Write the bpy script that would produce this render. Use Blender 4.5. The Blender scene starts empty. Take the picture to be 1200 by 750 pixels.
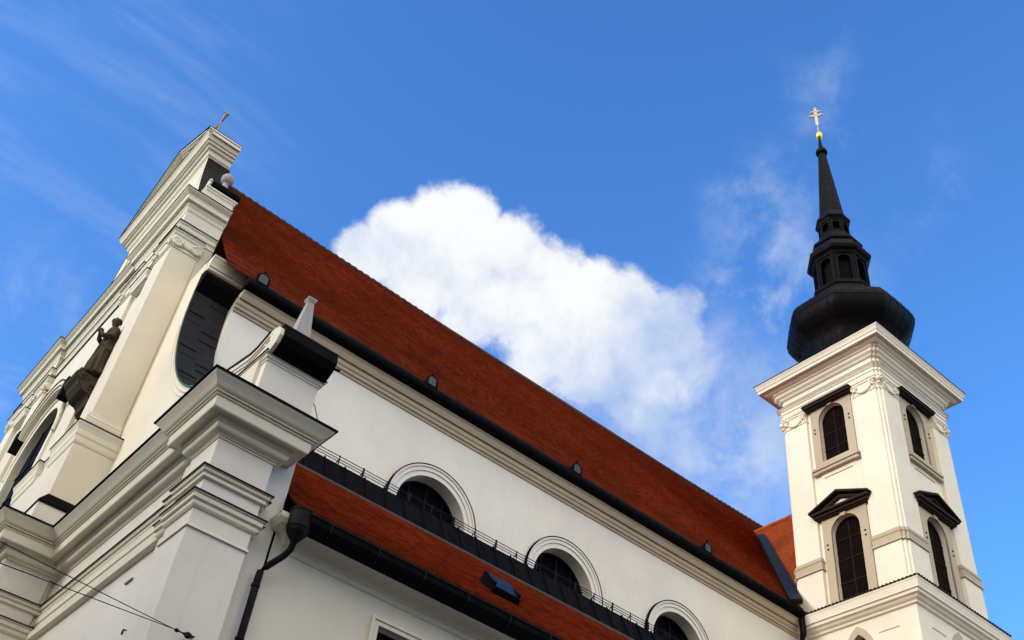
import bpy, bmesh, math, random
from mathutils import Vector, Matrix
from mathutils.geometry import tessellate_polygon
random.seed(7)
S = bpy.context.scene
COL = S.collection
PI = math.pi
R = math.radians

# ------------------------------------------------------------------ camera
cd = bpy.data.cameras.new("camera"); cam = bpy.data.objects.new("camera", cd); COL.objects.link(cam)
RIGHT = Vector((0.756377, -0.645631, 0.105144))
DOWN = Vector((0.500813, 0.468156, -0.728022))
FWD = Vector((0.420809, 0.603317, 0.677443))
CAM = Vector((0, -18, 1.6)); FPX = 1226.4
m = Matrix(((RIGHT.x, -DOWN.x, -FWD.x, CAM.x), (RIGHT.y, -DOWN.y, -FWD.y, CAM.y), (RIGHT.z, -DOWN.z, -FWD.z, CAM.z), (0, 0, 0, 1)))
cam.matrix_world = m
cd.sensor_width = 36; cd.lens = 36.79; cd.clip_end = 3000; cd.clip_start = 0.1
S.camera = cam

# ------------------------------------------------------------------ sun, sky, exposure
SUN_DIR = Vector((-0.93, 0.10, 0.36)).normalized()       # towards the sun
sd = bpy.data.lights.new("sun", 'SUN'); sun = bpy.data.objects.new("sun", sd); COL.objects.link(sun)
sd.energy = 2.0; sd.angle = R(14); sd.color = (1.0, 0.94, 0.83)
sun.rotation_euler = SUN_DIR.to_track_quat('Z', 'Y').to_euler()
sun.location = (-20, 0, 40)
S.view_settings.view_transform = 'Standard'; S.view_settings.look = 'None'
S.view_settings.exposure = 0.0; S.view_settings.gamma = 1.0; S.view_settings.use_curve_mapping = False

W = bpy.data.worlds.new("World"); S.world = W; W.use_nodes = True
nt = W.node_tree; nt.nodes.clear()
def N(t, tree=None, **k):
    n = (tree or nt).nodes.new(t)
    for a, b in k.items(): setattr(n, a, b)
    return n
def math_node(tree, op, a, b=None, clamp=False):
    n = N('ShaderNodeMath', tree, operation=op); n.use_clamp = clamp
    for i, v in enumerate((a, b)):
        if v is None: continue
        if isinstance(v, (int, float)): n.inputs[i].default_value = v
        else: tree.links.new(v, n.inputs[i])
    return n.outputs[0]
out = N('ShaderNodeOutputWorld')
sky = N('ShaderNodeTexSky', sky_type='NISHITA', sun_disc=False)
sky.sun_elevation = math.asin(SUN_DIR.z); sky.sun_rotation = math.atan2(SUN_DIR.x, SUN_DIR.y)
sky.air_density = 1.0; sky.dust_density = 0.3; sky.ozone_density = 2.0
hs = N('ShaderNodeHueSaturation'); hs.inputs['Saturation'].default_value = 1.12; hs.inputs['Value'].default_value = 1.0
nt.links.new(sky.outputs[0], hs.inputs['Color'])
bg_sky = N('ShaderNodeBackground'); bg_sky.inputs[1].default_value = 0.13
tint = N('ShaderNodeMix', data_type='RGBA', blend_type='MULTIPLY'); tint.inputs[0].default_value = 1; tint.inputs[7].default_value = (1.25, 1.95, 2.75, 1)
nt.links.new(hs.outputs[0], tint.inputs[6]); nt.links.new(tint.outputs[2], bg_sky.inputs[0])
tc = N('ShaderNodeTexCoord'); DIR = tc.outputs['Generated']
# cloud noise lives on the direction of the sky dome
def sky_noise(scale, detail, rough, seed, dist=0.0):
    mp = N('ShaderNodeMapping'); mp.inputs['Location'].default_value = (seed, seed * .37, -seed * .71)
    nt.links.new(DIR, mp.inputs[0])
    n = N('ShaderNodeTexNoise'); n.inputs['Scale'].default_value = scale; n.inputs['Detail'].default_value = detail
    n.inputs['Roughness'].default_value = rough; n.inputs['Distortion'].default_value = dist
    nt.links.new(mp.outputs[0], n.inputs['Vector'])
    return n.outputs['Fac']
def blob(c, r_in, r_out):
    v = Vector(c).normalized()
    d = N('ShaderNodeVectorMath', operation='DOT_PRODUCT'); d.inputs[1].default_value = v
    nrm = N('ShaderNodeVectorMath', operation='NORMALIZE'); nt.links.new(DIR, nrm.inputs[0])
    nt.links.new(nrm.outputs[0], d.inputs[0])
    ac = math_node(nt, 'ARCCOSINE', math_node(nt, 'MINIMUM', d.outputs['Value'], 0.999999))
    mr = N('ShaderNodeMapRange'); mr.interpolation_type = 'SMOOTHSTEP'
    mr.inputs[1].default_value = R(r_in); mr.inputs[2].default_value = R(r_out)
    mr.inputs[3].default_value = 1.0; mr.inputs[4].default_value = 0.0
    nt.links.new(ac, mr.inputs[0])
    return mr.outputs[0]
def smax(vals):
    o = vals[0]
    for v in vals[1:]: o = math_node(nt, 'MAXIMUM', o, v)
    return o
def sky_dir(az, el): return (math.cos(R(az)) * math.cos(R(el)), math.sin(R(az)) * math.cos(R(el)), math.sin(R(el)))
def azel(u, v):                  # compass direction of a measured point of the cloud
    d = (RIGHT * (u - 600) + DOWN * (v - 375) + FWD * FPX).normalized()
    return d
CUMULUS = [(428,302,46),(470,278,50),(515,268,50),(548,256,48),(590,312,74),(560,340,90),(640,330,60),(690,352,56),(735,365,56),(782,378,50),(775,425,62),(700,420,90),(640,390,90),(500,330,80)]
VEIL = [(800,480,110),(840,530,110),(740,490,110),(885,500,90)]
WISP = [(905,300,90),(925,350,90),(900,250,70),(890,420,90)]
WISP2 = [(1018,168,70),(968,105,60),(60,385,110),(20,440,100),(1070,230,60),(180,380,60)]
k = 57.3 / FPX
cm = smax([blob(azel(x, y), 0, r * k * 1.45) for x, y, r in CUMULUS])
vm = smax([blob(azel(x, y), 0, r * k * 1.5) for x, y, r in VEIL])
wm = smax([blob(azel(x, y), 0, r * k * 1.5) for x, y, r in WISP])
wm2 = smax([blob(azel(x, y), 0, r * k * 1.5) for x, y, r in WISP2])
n_big = sky_noise(17, 11, .60, 3.1, .15); n_soft = sky_noise(11, 10, .64, 7.7, .35); n_fine = sky_noise(34, 9, .62, 1.3, .2); n_low = sky_noise(6, 4, .5, 9.4, .2)
def step(v, a, b):
    mr = N('ShaderNodeMapRange'); mr.interpolation_type = 'SMOOTHSTEP'
    mr.inputs[1].default_value = a; mr.inputs[2].default_value = b
    nt.links.new(v, mr.inputs[0]); return mr.outputs[0]
def madd(v, mul, add): return math_node(nt, 'ADD', math_node(nt, 'MULTIPLY', v, mul), add)
dens = math_node(nt, 'ADD', cm, math_node(nt, 'ADD', madd(n_big, 1.3, -.65), madd(sky_noise(8, 3, .5, 6.6, .1), .7, -.35)))
torn = madd(blob(azel(570, 270), 7, 17), .62, .38)   # the cloud thins out towards the tower
a_c = math_node(nt, 'MULTIPLY', math_node(nt, 'MULTIPLY', step(dens, .24, .60), step(cm, .02, .22)), torn)
a_v = math_node(nt, 'MULTIPLY', math_node(nt, 'MULTIPLY', vm, step(n_soft, .22, .62)), .95)
a_w = math_node(nt, 'MULTIPLY', math_node(nt, 'MULTIPLY', wm, step(n_soft, .42, .75)), .80)
a_w2 = math_node(nt, 'MULTIPLY', math_node(nt, 'MULTIPLY', wm2, step(n_soft, .46, .80)), .45)
# thin cirrus streaks in the high west
mp = N('ShaderNodeMapping'); mp.inputs['Rotation'].default_value = (.2, .5, .9); mp.inputs['Scale'].default_value = (3, 22, 9)
nt.links.new(DIR, mp.inputs[0])
cn = N('ShaderNodeTexNoise'); cn.inputs['Scale'].default_value = 1.3; cn.inputs['Detail'].default_value = 6; cn.inputs['Roughness'].default_value = .6
nt.links.new(mp.outputs[0], cn.inputs['Vector'])
a_s = math_node(nt, 'MULTIPLY', math_node(nt, 'MULTIPLY', step(cn.outputs['Fac'], .42, .75), blob(azel(60, 120), 4, 15)), .22)
# broken bright cloud added behind the camera, unseen, as fill light for the walls
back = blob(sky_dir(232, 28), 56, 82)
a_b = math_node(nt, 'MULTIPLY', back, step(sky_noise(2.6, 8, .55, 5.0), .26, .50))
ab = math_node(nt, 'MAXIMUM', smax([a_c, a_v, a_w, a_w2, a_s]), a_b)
cc = N('ShaderNodeMix', data_type='RGBA'); cc.inputs[6].default_value = (.52, .64, .87, 1); cc.inputs[7].default_value = (.97, .98, 1.0, 1)
lit = blob(azel(540, 240), 1, 19)         # the towering, sunlit side of the cloud
nt.links.new(step(math_node(nt, 'ADD', math_node(nt, 'ADD', math_node(nt, 'MULTIPLY', lit, .85), madd(sky_noise(11, 6, .55, 2.2, .2), 2.4, -1.2)), madd(n_big, .9, -.45)), -.12, .85), cc.inputs[0])
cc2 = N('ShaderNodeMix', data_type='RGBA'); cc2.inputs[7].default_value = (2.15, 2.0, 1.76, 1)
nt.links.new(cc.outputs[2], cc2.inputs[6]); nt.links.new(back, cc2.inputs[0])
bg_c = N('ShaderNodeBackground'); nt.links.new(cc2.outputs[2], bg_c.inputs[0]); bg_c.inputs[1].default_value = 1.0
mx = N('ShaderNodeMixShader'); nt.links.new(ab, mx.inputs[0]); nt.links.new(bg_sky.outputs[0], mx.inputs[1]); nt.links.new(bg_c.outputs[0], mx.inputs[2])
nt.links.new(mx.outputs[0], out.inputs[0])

# ------------------------------------------------------------------ materials
def mat(name, col, rough=.7, metal=0, spec=.3):
    M = bpy.data.materials.new(name); M.use_nodes = True
    b = M.node_tree.nodes['Principled BSDF']
    b.inputs['Base Color'].default_value = (*col, 1); b.inputs['Roughness'].default_value = rough
    b.inputs['Metallic'].default_value = metal
    b.inputs['Specular IOR Level'].default_value = spec
    return M, M.node_tree, b
def noise(t, vec, scale, detail=6, rough=.6):
    n = N('ShaderNodeTexNoise', t); n.inputs['Scale'].default_value = scale; n.inputs['Detail'].default_value = detail; n.inputs['Roughness'].default_value = rough
    t.links.new(vec, n.inputs['Vector']); return n.outputs['Fac']
def coords(t, sc=(1, 1, 1)):
    c = N('ShaderNodeTexCoord', t); mp = N('ShaderNodeMapping', t); mp.inputs['Scale'].default_value = sc
    t.links.new(c.outputs['Object'], mp.inputs[0]); return mp.outputs[0]
def ramp(t, f, stops):
    r = N('ShaderNodeValToRGB', t)
    while len(r.color_ramp.elements) < len(stops): r.color_ramp.elements.new(.5)
    for e, (p, c) in zip(r.color_ramp.elements, stops): e.position = p; e.color = (*c, 1) if len(c) == 3 else c
    t.links.new(f, r.inputs[0]); return r.outputs[0]
def mixc(t, f, a, b, blend='MIX'):
    mn = N('ShaderNodeMix', t, data_type='RGBA', blend_type=blend)
    if isinstance(f, (int, float)): mn.inputs[0].default_value = f
    else: t.links.new(f, mn.inputs[0])
    for i, v in ((6, a), (7, b)):
        if isinstance(v, tuple): mn.inputs[i].default_value = (*v, 1)
        else: t.links.new(v, mn.inputs[i])
    return mn.outputs[2]
def bump(t, b, h, s, d=.02):
    bn = N('ShaderNodeBump', t); bn.inputs['Strength'].default_value = s; bn.inputs['Distance'].default_value = d
    t.links.new(h, bn.inputs['Height']); t.links.new(bn.outputs[0], b.inputs['Normal'])

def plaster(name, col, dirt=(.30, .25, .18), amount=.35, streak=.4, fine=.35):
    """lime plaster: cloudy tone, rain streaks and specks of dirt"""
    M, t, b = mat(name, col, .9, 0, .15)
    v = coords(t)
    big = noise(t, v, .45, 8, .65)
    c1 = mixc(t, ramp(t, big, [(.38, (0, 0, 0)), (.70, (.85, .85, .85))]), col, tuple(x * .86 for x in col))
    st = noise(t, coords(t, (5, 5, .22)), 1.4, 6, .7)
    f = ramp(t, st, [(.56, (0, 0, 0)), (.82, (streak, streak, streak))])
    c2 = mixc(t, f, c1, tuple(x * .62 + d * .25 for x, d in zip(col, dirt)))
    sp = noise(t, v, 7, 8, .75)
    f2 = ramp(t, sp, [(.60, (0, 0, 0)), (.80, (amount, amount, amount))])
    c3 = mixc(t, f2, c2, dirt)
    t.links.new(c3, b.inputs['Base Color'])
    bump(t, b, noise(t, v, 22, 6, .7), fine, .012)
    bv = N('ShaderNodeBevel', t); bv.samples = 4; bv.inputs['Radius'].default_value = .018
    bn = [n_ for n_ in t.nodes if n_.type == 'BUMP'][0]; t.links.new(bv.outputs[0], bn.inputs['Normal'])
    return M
WALL = plaster('wall_plaster', (.74, .705, .635), amount=.30, streak=.5)
AISLE = plaster('aisle_plaster', (.70, .655, .55), amount=.36, streak=.6)
CREAM = plaster('cream_plaster', (.69, .64, .53), amount=.20, streak=.25)
TRIM = plaster('trim_plaster', (.73, .685, .565), amount=.45, streak=.5)
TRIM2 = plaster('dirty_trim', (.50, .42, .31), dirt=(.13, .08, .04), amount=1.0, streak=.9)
TOWERW = plaster('tower_plaster', (.80, .74, .62), amount=.36, streak=.30)
STONE = plaster('grey_stone', (.47, .405, .30), dirt=(.12, .09, .06), amount=.8, streak=.7, fine=.6)
OBEL = plaster('obelisk_stone', (.34, .33, .31), dirt=(.10, .10, .09), amount=.8, streak=.7, fine=.6)
DARKSTONE = plaster('statue_stone', (.055, .041, .026), dirt=(.012, .010, .008), amount=.9, streak=.8, fine=.9)

def sheet(name, col, rough=.55, spec=.3):
    M, t, b = mat(name, col, rough, .0, spec)
    v = coords(t)
    n = noise(t, v, 1.7, 7, .65)
    t.links.new(mixc(t, n, tuple(x * .6 for x in col), tuple(x * 1.5 for x in col)), b.inputs['Base Color'])
    t.links.new(ramp(t, noise(t, v, 4, 5), [(.3, (rough - .12,) * 3), (.7, (rough + .15,) * 3)]), b.inputs['Roughness'])
    bump(t, b, noise(t, v, 3, 4), .3, .03)
    return M
BLACK = sheet('black_sheet', (.0022, .0022, .0025), .7, .05)
SLATE = sheet('dark_sheet', (.007, .008, .0105), .55, .12)
FLASH = sheet('flashing_sheet', (.035, .040, .042), .55)
DOME = sheet('dome_sheet', (.0018, .0015, .0014), .5, .07)
IRON = sheet('iron', (.0035, .0035, .004), .55, .12)
BROWNM = sheet('hood_sheet', (.024, .016, .011), .7, .1)

def tile(name, c_lo, c_hi, along=0, tw=.19, th=.16, gap=.006, z0=0.0):
    """plain clay tiles; 'along' is the axis the courses run along"""
    M, t, b = mat(name, c_hi, .85, 0, .12)
    tcn = N('ShaderNodeTexCoord', t)
    sep = N('ShaderNodeSeparateXYZ', t); t.links.new(tcn.outputs['Object'], sep.inputs[0])
    comb = N('ShaderNodeCombineXYZ', t)
    t.links.new(sep.outputs[along], comb.inputs[0]); t.links.new(math_node(t, 'SUBTRACT', sep.outputs[2], z0), comb.inputs[1])
    br = N('ShaderNodeTexBrick', t); br.offset = .5
    br.inputs['Scale'].default_value = 1.0; br.inputs['Brick Width'].default_value = tw; br.inputs['Row Height'].default_value = th
    br.inputs['Mortar Size'].default_value = .006; br.inputs['Color1'].default_value = (0, 0, 0, 1); br.inputs['Color2'].default_value = (1, 1, 1, 1)
    br.inputs['Mortar'].default_value = (.1, .1, .1, 1); br.inputs['Bias'].default_value = 0
    t.links.new(comb.outputs[0], br.inputs['Vector'])
    base = ramp(t, br.outputs['Color'], [(0, c_lo), (.5, tuple((a + b_) / 2 for a, b_ in zip(c_lo, c_hi))), (1, c_hi)])
    v = coords(t)
    w = noise(t, v, .35, 7, .7)
    c = mixc(t, ramp(t, w, [(.35, (.55, .55, .55)), (.65, (0, 0, 0))]), base, tuple(x * .55 for x in c_lo))
    w2 = noise(t, coords(t, (.6, .6, .25) if along == 0 else (.6, .6, .25)), 3.1, 6, .7)
    c = mixc(t, ramp(t, w2, [(.50, (0, 0, 0)), (.85, (.4, .4, .4))]), c, (c_hi[0] * 1.05, c_hi[1] * 1.15, c_hi[2] * 1.1))
    if gap > .02:                         # the open joint under the butt of every course
        fr = math_node(t, 'FRACT', math_node(t, 'DIVIDE', math_node(t, 'SUBTRACT', sep.outputs[2], z0), th))
        c = mixc(t, ramp(t, fr, [(.0, (1, 1, 1)), (.14, (1, 1, 1)), (.30, (0, 0, 0)), (.84, (0, 0, 0)), (.95, (1, 1, 1))]), c, tuple(x * .10 for x in c_lo))
    t.links.new(c, b.inputs['Base Color'])
    bump(t, b, br.outputs['Fac'], -.5, .012)
    return M
TILE = tile('roof_tile', (.205, .038, .0135), (.36, .073, .022), th=(37.95 - 24.67) / 56, gap=.014, z0=24.67)
TILE2 = tile('aisle_tile', (.36, .064, .016), (.60, .125, .034), tw=.19, th=(16.46 - 12.80) / 19, gap=.024, z0=12.80)
TILEY = tile('cross_roof_tile', (.30, .062, .017), (.47, .10, .027), along=1)

GLASS, t_, b_ = mat('window_glass', (.003, .0033, .0045), .5, 0, .02)
SKYL, t_, b_ = mat('skylight_glass', (.010, .013, .018), .3, 0, .12)
LOUVRE = sheet('louvre_wood', (.005, .003, .0025), .85, .05)
MUNTIN = sheet('window_bar', (.005, .005, .007), .6, .08)
GOLD, t_, b_ = mat('gilding', (.80, .50, .13), .28, 1.0)
PALEGOLD, t_, b_ = mat('pale_gilding', (.55, .47, .32), .6, .4)
ZINC = sheet('old_zinc', (.22, .21, .20), .5)
URN = plaster('urn_stone', (.33, .29, .28), amount=.5)
PAVE, t, b = mat('paving', (.22, .21, .19), .9)
v = coords(t)
br = N('ShaderNodeTexBrick', t); br.inputs['Scale'].default_value = 6; br.inputs['Color1'].default_value = (.13, .12, .105, 1); br.inputs['Color2'].default_value = (.09, .085, .075, 1); br.inputs['Mortar'].default_value = (.08, .08, .075, 1)
t.links.new(v, br.inputs['Vector']); t.links.new(br.outputs['Color'], b.inputs['Base Color']); bump(t, b, br.outputs['Fac'], -.4, .01)

# ------------------------------------------------------------------ mesh helpers
def link(name, bm, material, parent=None, smooth=False, mats=None):
    bmesh.ops.recalc_face_normals(bm, faces=bm.faces[:])
    me = bpy.data.meshes.new(name); bm.to_mesh(me); bm.free()
    o = bpy.data.objects.new(name, me); COL.objects.link(o)
    me.materials.append(material)
    for mm in (mats or []): me.materials.append(mm)
    if smooth:
        for p in me.polygons: p.use_smooth = True
    if parent is not None:
        o.parent = parent
        if parent.type == 'EMPTY': o.location = -Vector(parent.location)
    return o
def thing(name, loc, label, cat, group=None):
    o = bpy.data.objects.new(name, None); COL.objects.link(o); o.location = loc; o.empty_display_size = .5
    o['label'] = label; o['category'] = cat
    if group: o['group'] = group
    return o
def new(): return bmesh.new()
def box(bm, x0, x1, y0, y1, z0, z1, mi=0):
    vs = [bm.verts.new(p) for p in ((x0,y0,z0),(x1,y0,z0),(x1,y1,z0),(x0,y1,z0),(x0,y0,z1),(x1,y0,z1),(x1,y1,z1),(x0,y1,z1))]
    for f in ((0,3,2,1),(4,5,6,7),(0,1,5,4),(1,2,6,5),(2,3,7,6),(3,0,4,7)):
        bm.faces.new([vs[i] for i in f]).material_index = mi
def bevel(bm, w, seg=2):
    bmesh.ops.bevel(bm, geom=bm.edges[:], offset=w, segments=seg, affect='EDGES', profile=.7)
def prism(bm, pts, f0, f1):
    """closed prism: pts 2D, f0/f1 map a 2D point to 3D at either end"""
    a = [bm.verts.new(f0(*p)) for p in pts]; b = [bm.verts.new(f1(*p)) for p in pts]
    n = len(pts)
    for tri in tessellate_polygon([[Vector((p[0], p[1], 0)) for p in pts]]):
        bm.faces.new([a[i] for i in tri]); bm.faces.new([b[i] for i in reversed(tri)])
    for i in range(n): bm.faces.new([a[i], a[(i+1) % n], b[(i+1) % n], b[i]])
def prism_x(bm, pts, x0, x1): prism(bm, pts, lambda y, z: (x0, y, z), lambda y, z: (x1, y, z))
def prism_y(bm, pts, y0, y1): prism(bm, pts, lambda x, z: (x, y0, z), lambda x, z: (x, y1, z))
def prism_z(bm, pts, z0, z1): prism(bm, pts, lambda x, y: (x, y, z0), lambda x, y: (x, y, z1))
def plate(bm, outer, holes, to3d, depth, sides=True, back=True, reveal=None):
    """wall sheet with real openings. to3d(a, b, d): d = distance in front of the wall plane"""
    loops = [outer] + holes
    flat = [p for l in loops for p in l]
    tris = tessellate_polygon([[Vector((p[0], p[1], 0)) for p in l] for l in loops])
    fr = [bm.verts.new(to3d(p[0], p[1], 0)) for p in flat]
    for tr in tris: bm.faces.new([fr[i] for i in tr])
    rd = depth if reveal is None else reveal
    bk = [bm.verts.new(to3d(p[0], p[1], -(depth if i < len(outer) else rd))) for i, p in enumerate(flat)]
    if back:
        for tr in tris: bm.faces.new([bk[i] for i in reversed(tr)])
    k = 0
    for li, l in enumerate(loops):
        n = len(l)
        if li > 0 or sides:
            for i in range(n):
                i0, i1 = k + i, k + (i + 1) % n
                bm.faces.new([fr[i0], fr[i1], bk[i1], bk[i0]])
        k += n
def arch(a, w, z0, zs, n=20, rise=None):
    """round-headed opening: centre a, half width w, sill z0, springing zs"""
    r = rise if rise is not None else w
    return [(a - w, z0), (a + w, z0)] + [(a + w * math.cos(PI * i / n), zs + r * math.sin(PI * i / n)) for i in range(n + 1)]
def normals2(path, closed, side):
    n = len(path); out_ = []
    for i in range(n):
        ds = []
        if closed or i > 0: ds.append((Vector(path[i]) - Vector(path[i-1])).normalized())
        if closed or i < n - 1: ds.append((Vector(path[(i+1) % n]) - Vector(path[i])).normalized())
        ns = [Vector((-d.y, d.x)) * side for d in ds]
        if len(ns) == 1: out_.append(ns[0])
        else:
            s = ns[0] + ns[1]; c = 1 + ns[0].dot(ns[1])
            out_.append(s / max(c, .15))
    return out_
def sweep(bm, path, prof, closed=False, side=1):
    """sweep a closed moulding profile [(outward, z)] round a plan path with mitred corners"""
    ns = normals2(path, closed, side)
    rows = [[bm.verts.new((p[0] + nn.x * o, p[1] + nn.y * o, z)) for o, z in prof] for p, nn in zip(path, ns)]
    m = len(prof); n = len(path)
    for i in range(n if closed else n - 1):
        A, B = rows[i], rows[(i+1) % n]
        for j in range(m): bm.faces.new([A[j], A[(j+1) % m], B[(j+1) % m], B[j]])
    if not closed:
        for row in (rows[0], rows[-1]):
            for tr in tessellate_polygon([[Vector((o, z, 0)) for o, z in prof]]):
                bm.faces.new([row[i] for i in tr])
def tube(bm, pts, r, seg=8, cap=True):
    rings = []; up = Vector((0, 0, 1))
    for i, p in enumerate(pts):
        p = Vector(p)
        d = (Vector(pts[min(i+1, len(pts)-1)]) - Vector(pts[max(i-1, 0)])).normalized()
        a = d.cross(up) if abs(d.z) < .95 else d.cross(Vector((1, 0, 0)))
        a.normalize(); b = d.cross(a)
        rr = r[i] if isinstance(r, (list, tuple)) else r
        rings.append([bm.verts.new(p + a * rr * math.cos(2*PI*k/seg) + b * rr * math.sin(2*PI*k/seg)) for k in range(seg)])
    for A, B in zip(rings, rings[1:]):
        for k in range(seg): bm.faces.new([A[k], A[(k+1) % seg], B[(k+1) % seg], B[k]])
    if cap: bm.faces.new(rings[0]); bm.faces.new(list(reversed(rings[-1])))
def lathe(bm, prof, c, seg=24, rot=0.0, squash=1.0):
    """profile [(r, z)] turned round a vertical axis at c"""
    rings = []
    for r, z in prof:
        rings.append([bm.verts.new((c[0] + r * math.cos(rot + 2*PI*k/seg), c[1] + r * math.sin(rot + 2*PI*k/seg), z)) for k in range(seg)])
    for A, B in zip(rings, rings[1:]):
        for k in range(seg): bm.faces.new([A[k], A[(k+1) % seg], B[(k+1) % seg], B[k]])
    bm.faces.new(rings[0]); bm.faces.new(list(reversed(rings[-1])))
def ball(bm, c, r, sx=1, sy=1, sz=1, sub=2):
    g = bmesh.ops.create_icosphere(bm, subdivisions=sub, radius=r)
    for v in g['verts']: v.co = Vector((v.co.x*sx, v.co.y*sy, v.co.z*sz)) + Vector(c)
def copy_part(o, parent, d=(0, 0, 0)):
    c = o.copy(); COL.objects.link(c); c.parent = parent
    c.location = Vector(o.location) + Vector(d)
    for ch in list(o.children):
        k_ = ch.copy(); COL.objects.link(k_); k_.parent = c
    return c
def spiral(bm, c, fa, fb, r0, turns=1.6, th=.03, start=0.0, hand=1):
    """scroll: a rolled fillet lying in the plane spanned by fa, fb"""
    pts = []; rs = []
    n = int(26 * turns)
    for i in range(n + 1):
        f = i / n; a = start + hand * 2*PI*turns*f; r = r0 * (1 - .86 * f)
        pts.append(Vector(c) + Vector(fa) * r * math.cos(a) + Vector(fb) * r * math.sin(a)); rs.append(th * (1 - .5 * f))
    tube(bm, pts, rs, 6)
    ball(bm, c, r0 * .2, sub=1)

# ------------------------------------------------------------------ ground
bm = new(); s = 600
bm.faces.new([bm.verts.new(p) for p in ((-s,-s,0),(s,-s,0),(s,s,0),(-s,s,0))])
g = link('ground', bm, PAVE); g['kind'] = 'structure'

# ------------------------------------------------------------------ unseen street houses around the camera, added to shade the lower church
HOUSEW = plaster('house_plaster', (.42, .37, .29), amount=.5, streak=.5)
def house(x0, x1, y0, y1, h, front, label):
    """plain unseen house, added for the shade it casts; front: 'x' looks to +X, 'y' looks to +Y"""
    hs_ = thing('unseen_house', ((x0 + x1) / 2, (y0 + y1) / 2, 0), label, 'house')
    L, f = ((y0, y1), lambda a, b, d: (x1 + d, a, b)) if front == 'x' else ((x0, x1), lambda a, b, d: (a, y1 + d, b))
    n = max(2, int((L[1] - L[0]) / 3.2)); holes = []
    for k_ in range(n):
        c = L[0] + (L[1] - L[0]) * (k_ + .5) / n
        for z in [4.6 + 3.6 * q for q in range(int((h - 6) / 3.6) + 1)]: holes.append(sq(c, .55, z, z + 1.9))
    bm = new(); plate(bm, [(L[0], 0), (L[1], 0), (L[1], h), (L[0], h)], holes, f, .3)
    e = .32
    if front == 'x': box(bm, x0, x1 - e, y0 + .01, y1 - .01, 0, h - .01)
    else: box(bm, x0 + .01, x1 - .01, y0, y1 - e, 0, h - .01)
    link('house_wall', bm, HOUSEW, hs_)
    for hl in holes:
        bm = new(); plate(bm, hl, [], lambda a, b, d: f(a, b, d - .2), .03); link('window', bm, GLASS, hs_)
    bm = new()
    if front == 'x': prism(bm, [(x0 - .3, h), (x1 + .5, h), ((x0 + x1) / 2, h + 3.2)], lambda a, b: (a, y0 - .02, b), lambda a, b: (a, y1 + .02, b))
    else: prism(bm, [(y0 - .3, h), (y1 + .5, h), ((y0 + y1) / 2, h + 3.2)], lambda a, b: (x0 - .02, a, b), lambda a, b: (x1 + .02, a, b))
    link('roof', bm, TILE, hs_)
def sq(x, w, z0, z1): return [(x - w, z0), (x + w, z0), (x + w, z1), (x - w, z1)]
house(-34, -22, -8, 16, 21.6, 'x', 'unseen tall plastered house, added to shade the church front across the square')
house(-34, -22, 16.1, 44, 24, 'x', 'unseen long plastered house, added for shade opposite the far half of the church front')
house(-22, 8, -38, -24, 19.5, 'y', 'unseen plastered house, added for shade, behind the corner of the church on the street')
house(8.1, 44, -38, -24, 16.5, 'y', 'unseen long plastered house, added for shade across the street from the church aisle')

# ================================================================== CHURCH
CH = thing('church', (6.5, 17.25, 0), 'cream baroque church with red tiled roofs, scrolled gable front and round-arched clerestory windows', 'church')
AX = 17.25
def mir(pts): return [(2 * AX - y, z) for y, z in reversed(pts)]

# ---- lower front
bm = new()
prism_z(bm, [(7.5, 0), (5.78, 0), (5.78, 8.8), (4.55, 8.8), (4.55, 25.7), (5.78, 25.7), (5.78, 34.5), (7.5, 34.5)], 0, 14.2)
link('front_wall', bm, WALL, CH)
bm = new(); box(bm, 5.60, 6.88, -.35, .85, 0, 14.0)
box(bm, 5.69, 6.95, -.12, 1.35, 0, 13.9)
pil = link('corner_pilaster', bm, WALL, CH)
bm = new(); box(bm, 4.40, 5.60, 8.66, 10.0, 0, 14.0); box(bm, 4.47, 5.7, 8.73, 10.5, 0, 13.9)
link('corner_pilaster', bm, WALL, CH)

MAIN = [(6.95, .3), (6.95, -.12), (6.88, -.12), (6.88, -.35), (5.60, -.35), (5.60, .85), (5.69, .85), (5.69, 1.35), (5.78, 1.35), (5.78, 8.73),
        (5.70, 8.73), (5.70, 8.66), (4.40, 8.66), (4.40, 10.0), (4.55, 10.0), (4.55, 24.5), (4.40, 24.5), (4.40, 25.84), (5.78, 25.84), (5.78, 34.4)]
# cornice runs on a simpler plan: only the pilaster breaks forward
CORN = [(6.88, .3), (6.88, -.35), (5.60, -.35), (5.60, .83), (5.78, .83), (5.78, 8.66), (4.48, 8.66), (4.48, 25.84), (5.78, 25.84), (5.78, 34.4)]
bm = new()
sweep(bm, CORN, [(-.1, 14.47), (.79, 14.47), (.785, 14.42), (.74, 14.38), (.68, 14.32), (.62, 14.25), (.585, 14.225), (.50, 14.22), (.50, 14.19), (.575, 14.185), (.57, 14.165), (.46, 14.16), (.46, 14.135), (.535, 14.13), (.53, 14.115), (.49, 14.105),
                 (.475, 13.885), (.455, 13.86), (.44, 13.86), (.43, 13.90), (.24, 13.90), (.24, 13.84), (.255, 13.80), (.205, 13.775), (.195, 13.70), (.165, 13.665), (.10, 13.66), (.06, 13.65), (.04, 13.60), (.0, 13.60), (.0, 13.585), (.03, 13.58), (.03, 13.55), (-.1, 13.55)])
co = link('main_cornice', bm, TRIM, CH)
bm = new(); sweep(bm, CORN, [(-.1, 14.474), (.815, 14.474), (.825, 14.455), (.835, 14.458), (.83, 14.50), (.2, 14.56), (-.1, 14.56)])
link('cornice_sheet', bm, BLACK, co)
bm = new()
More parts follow.
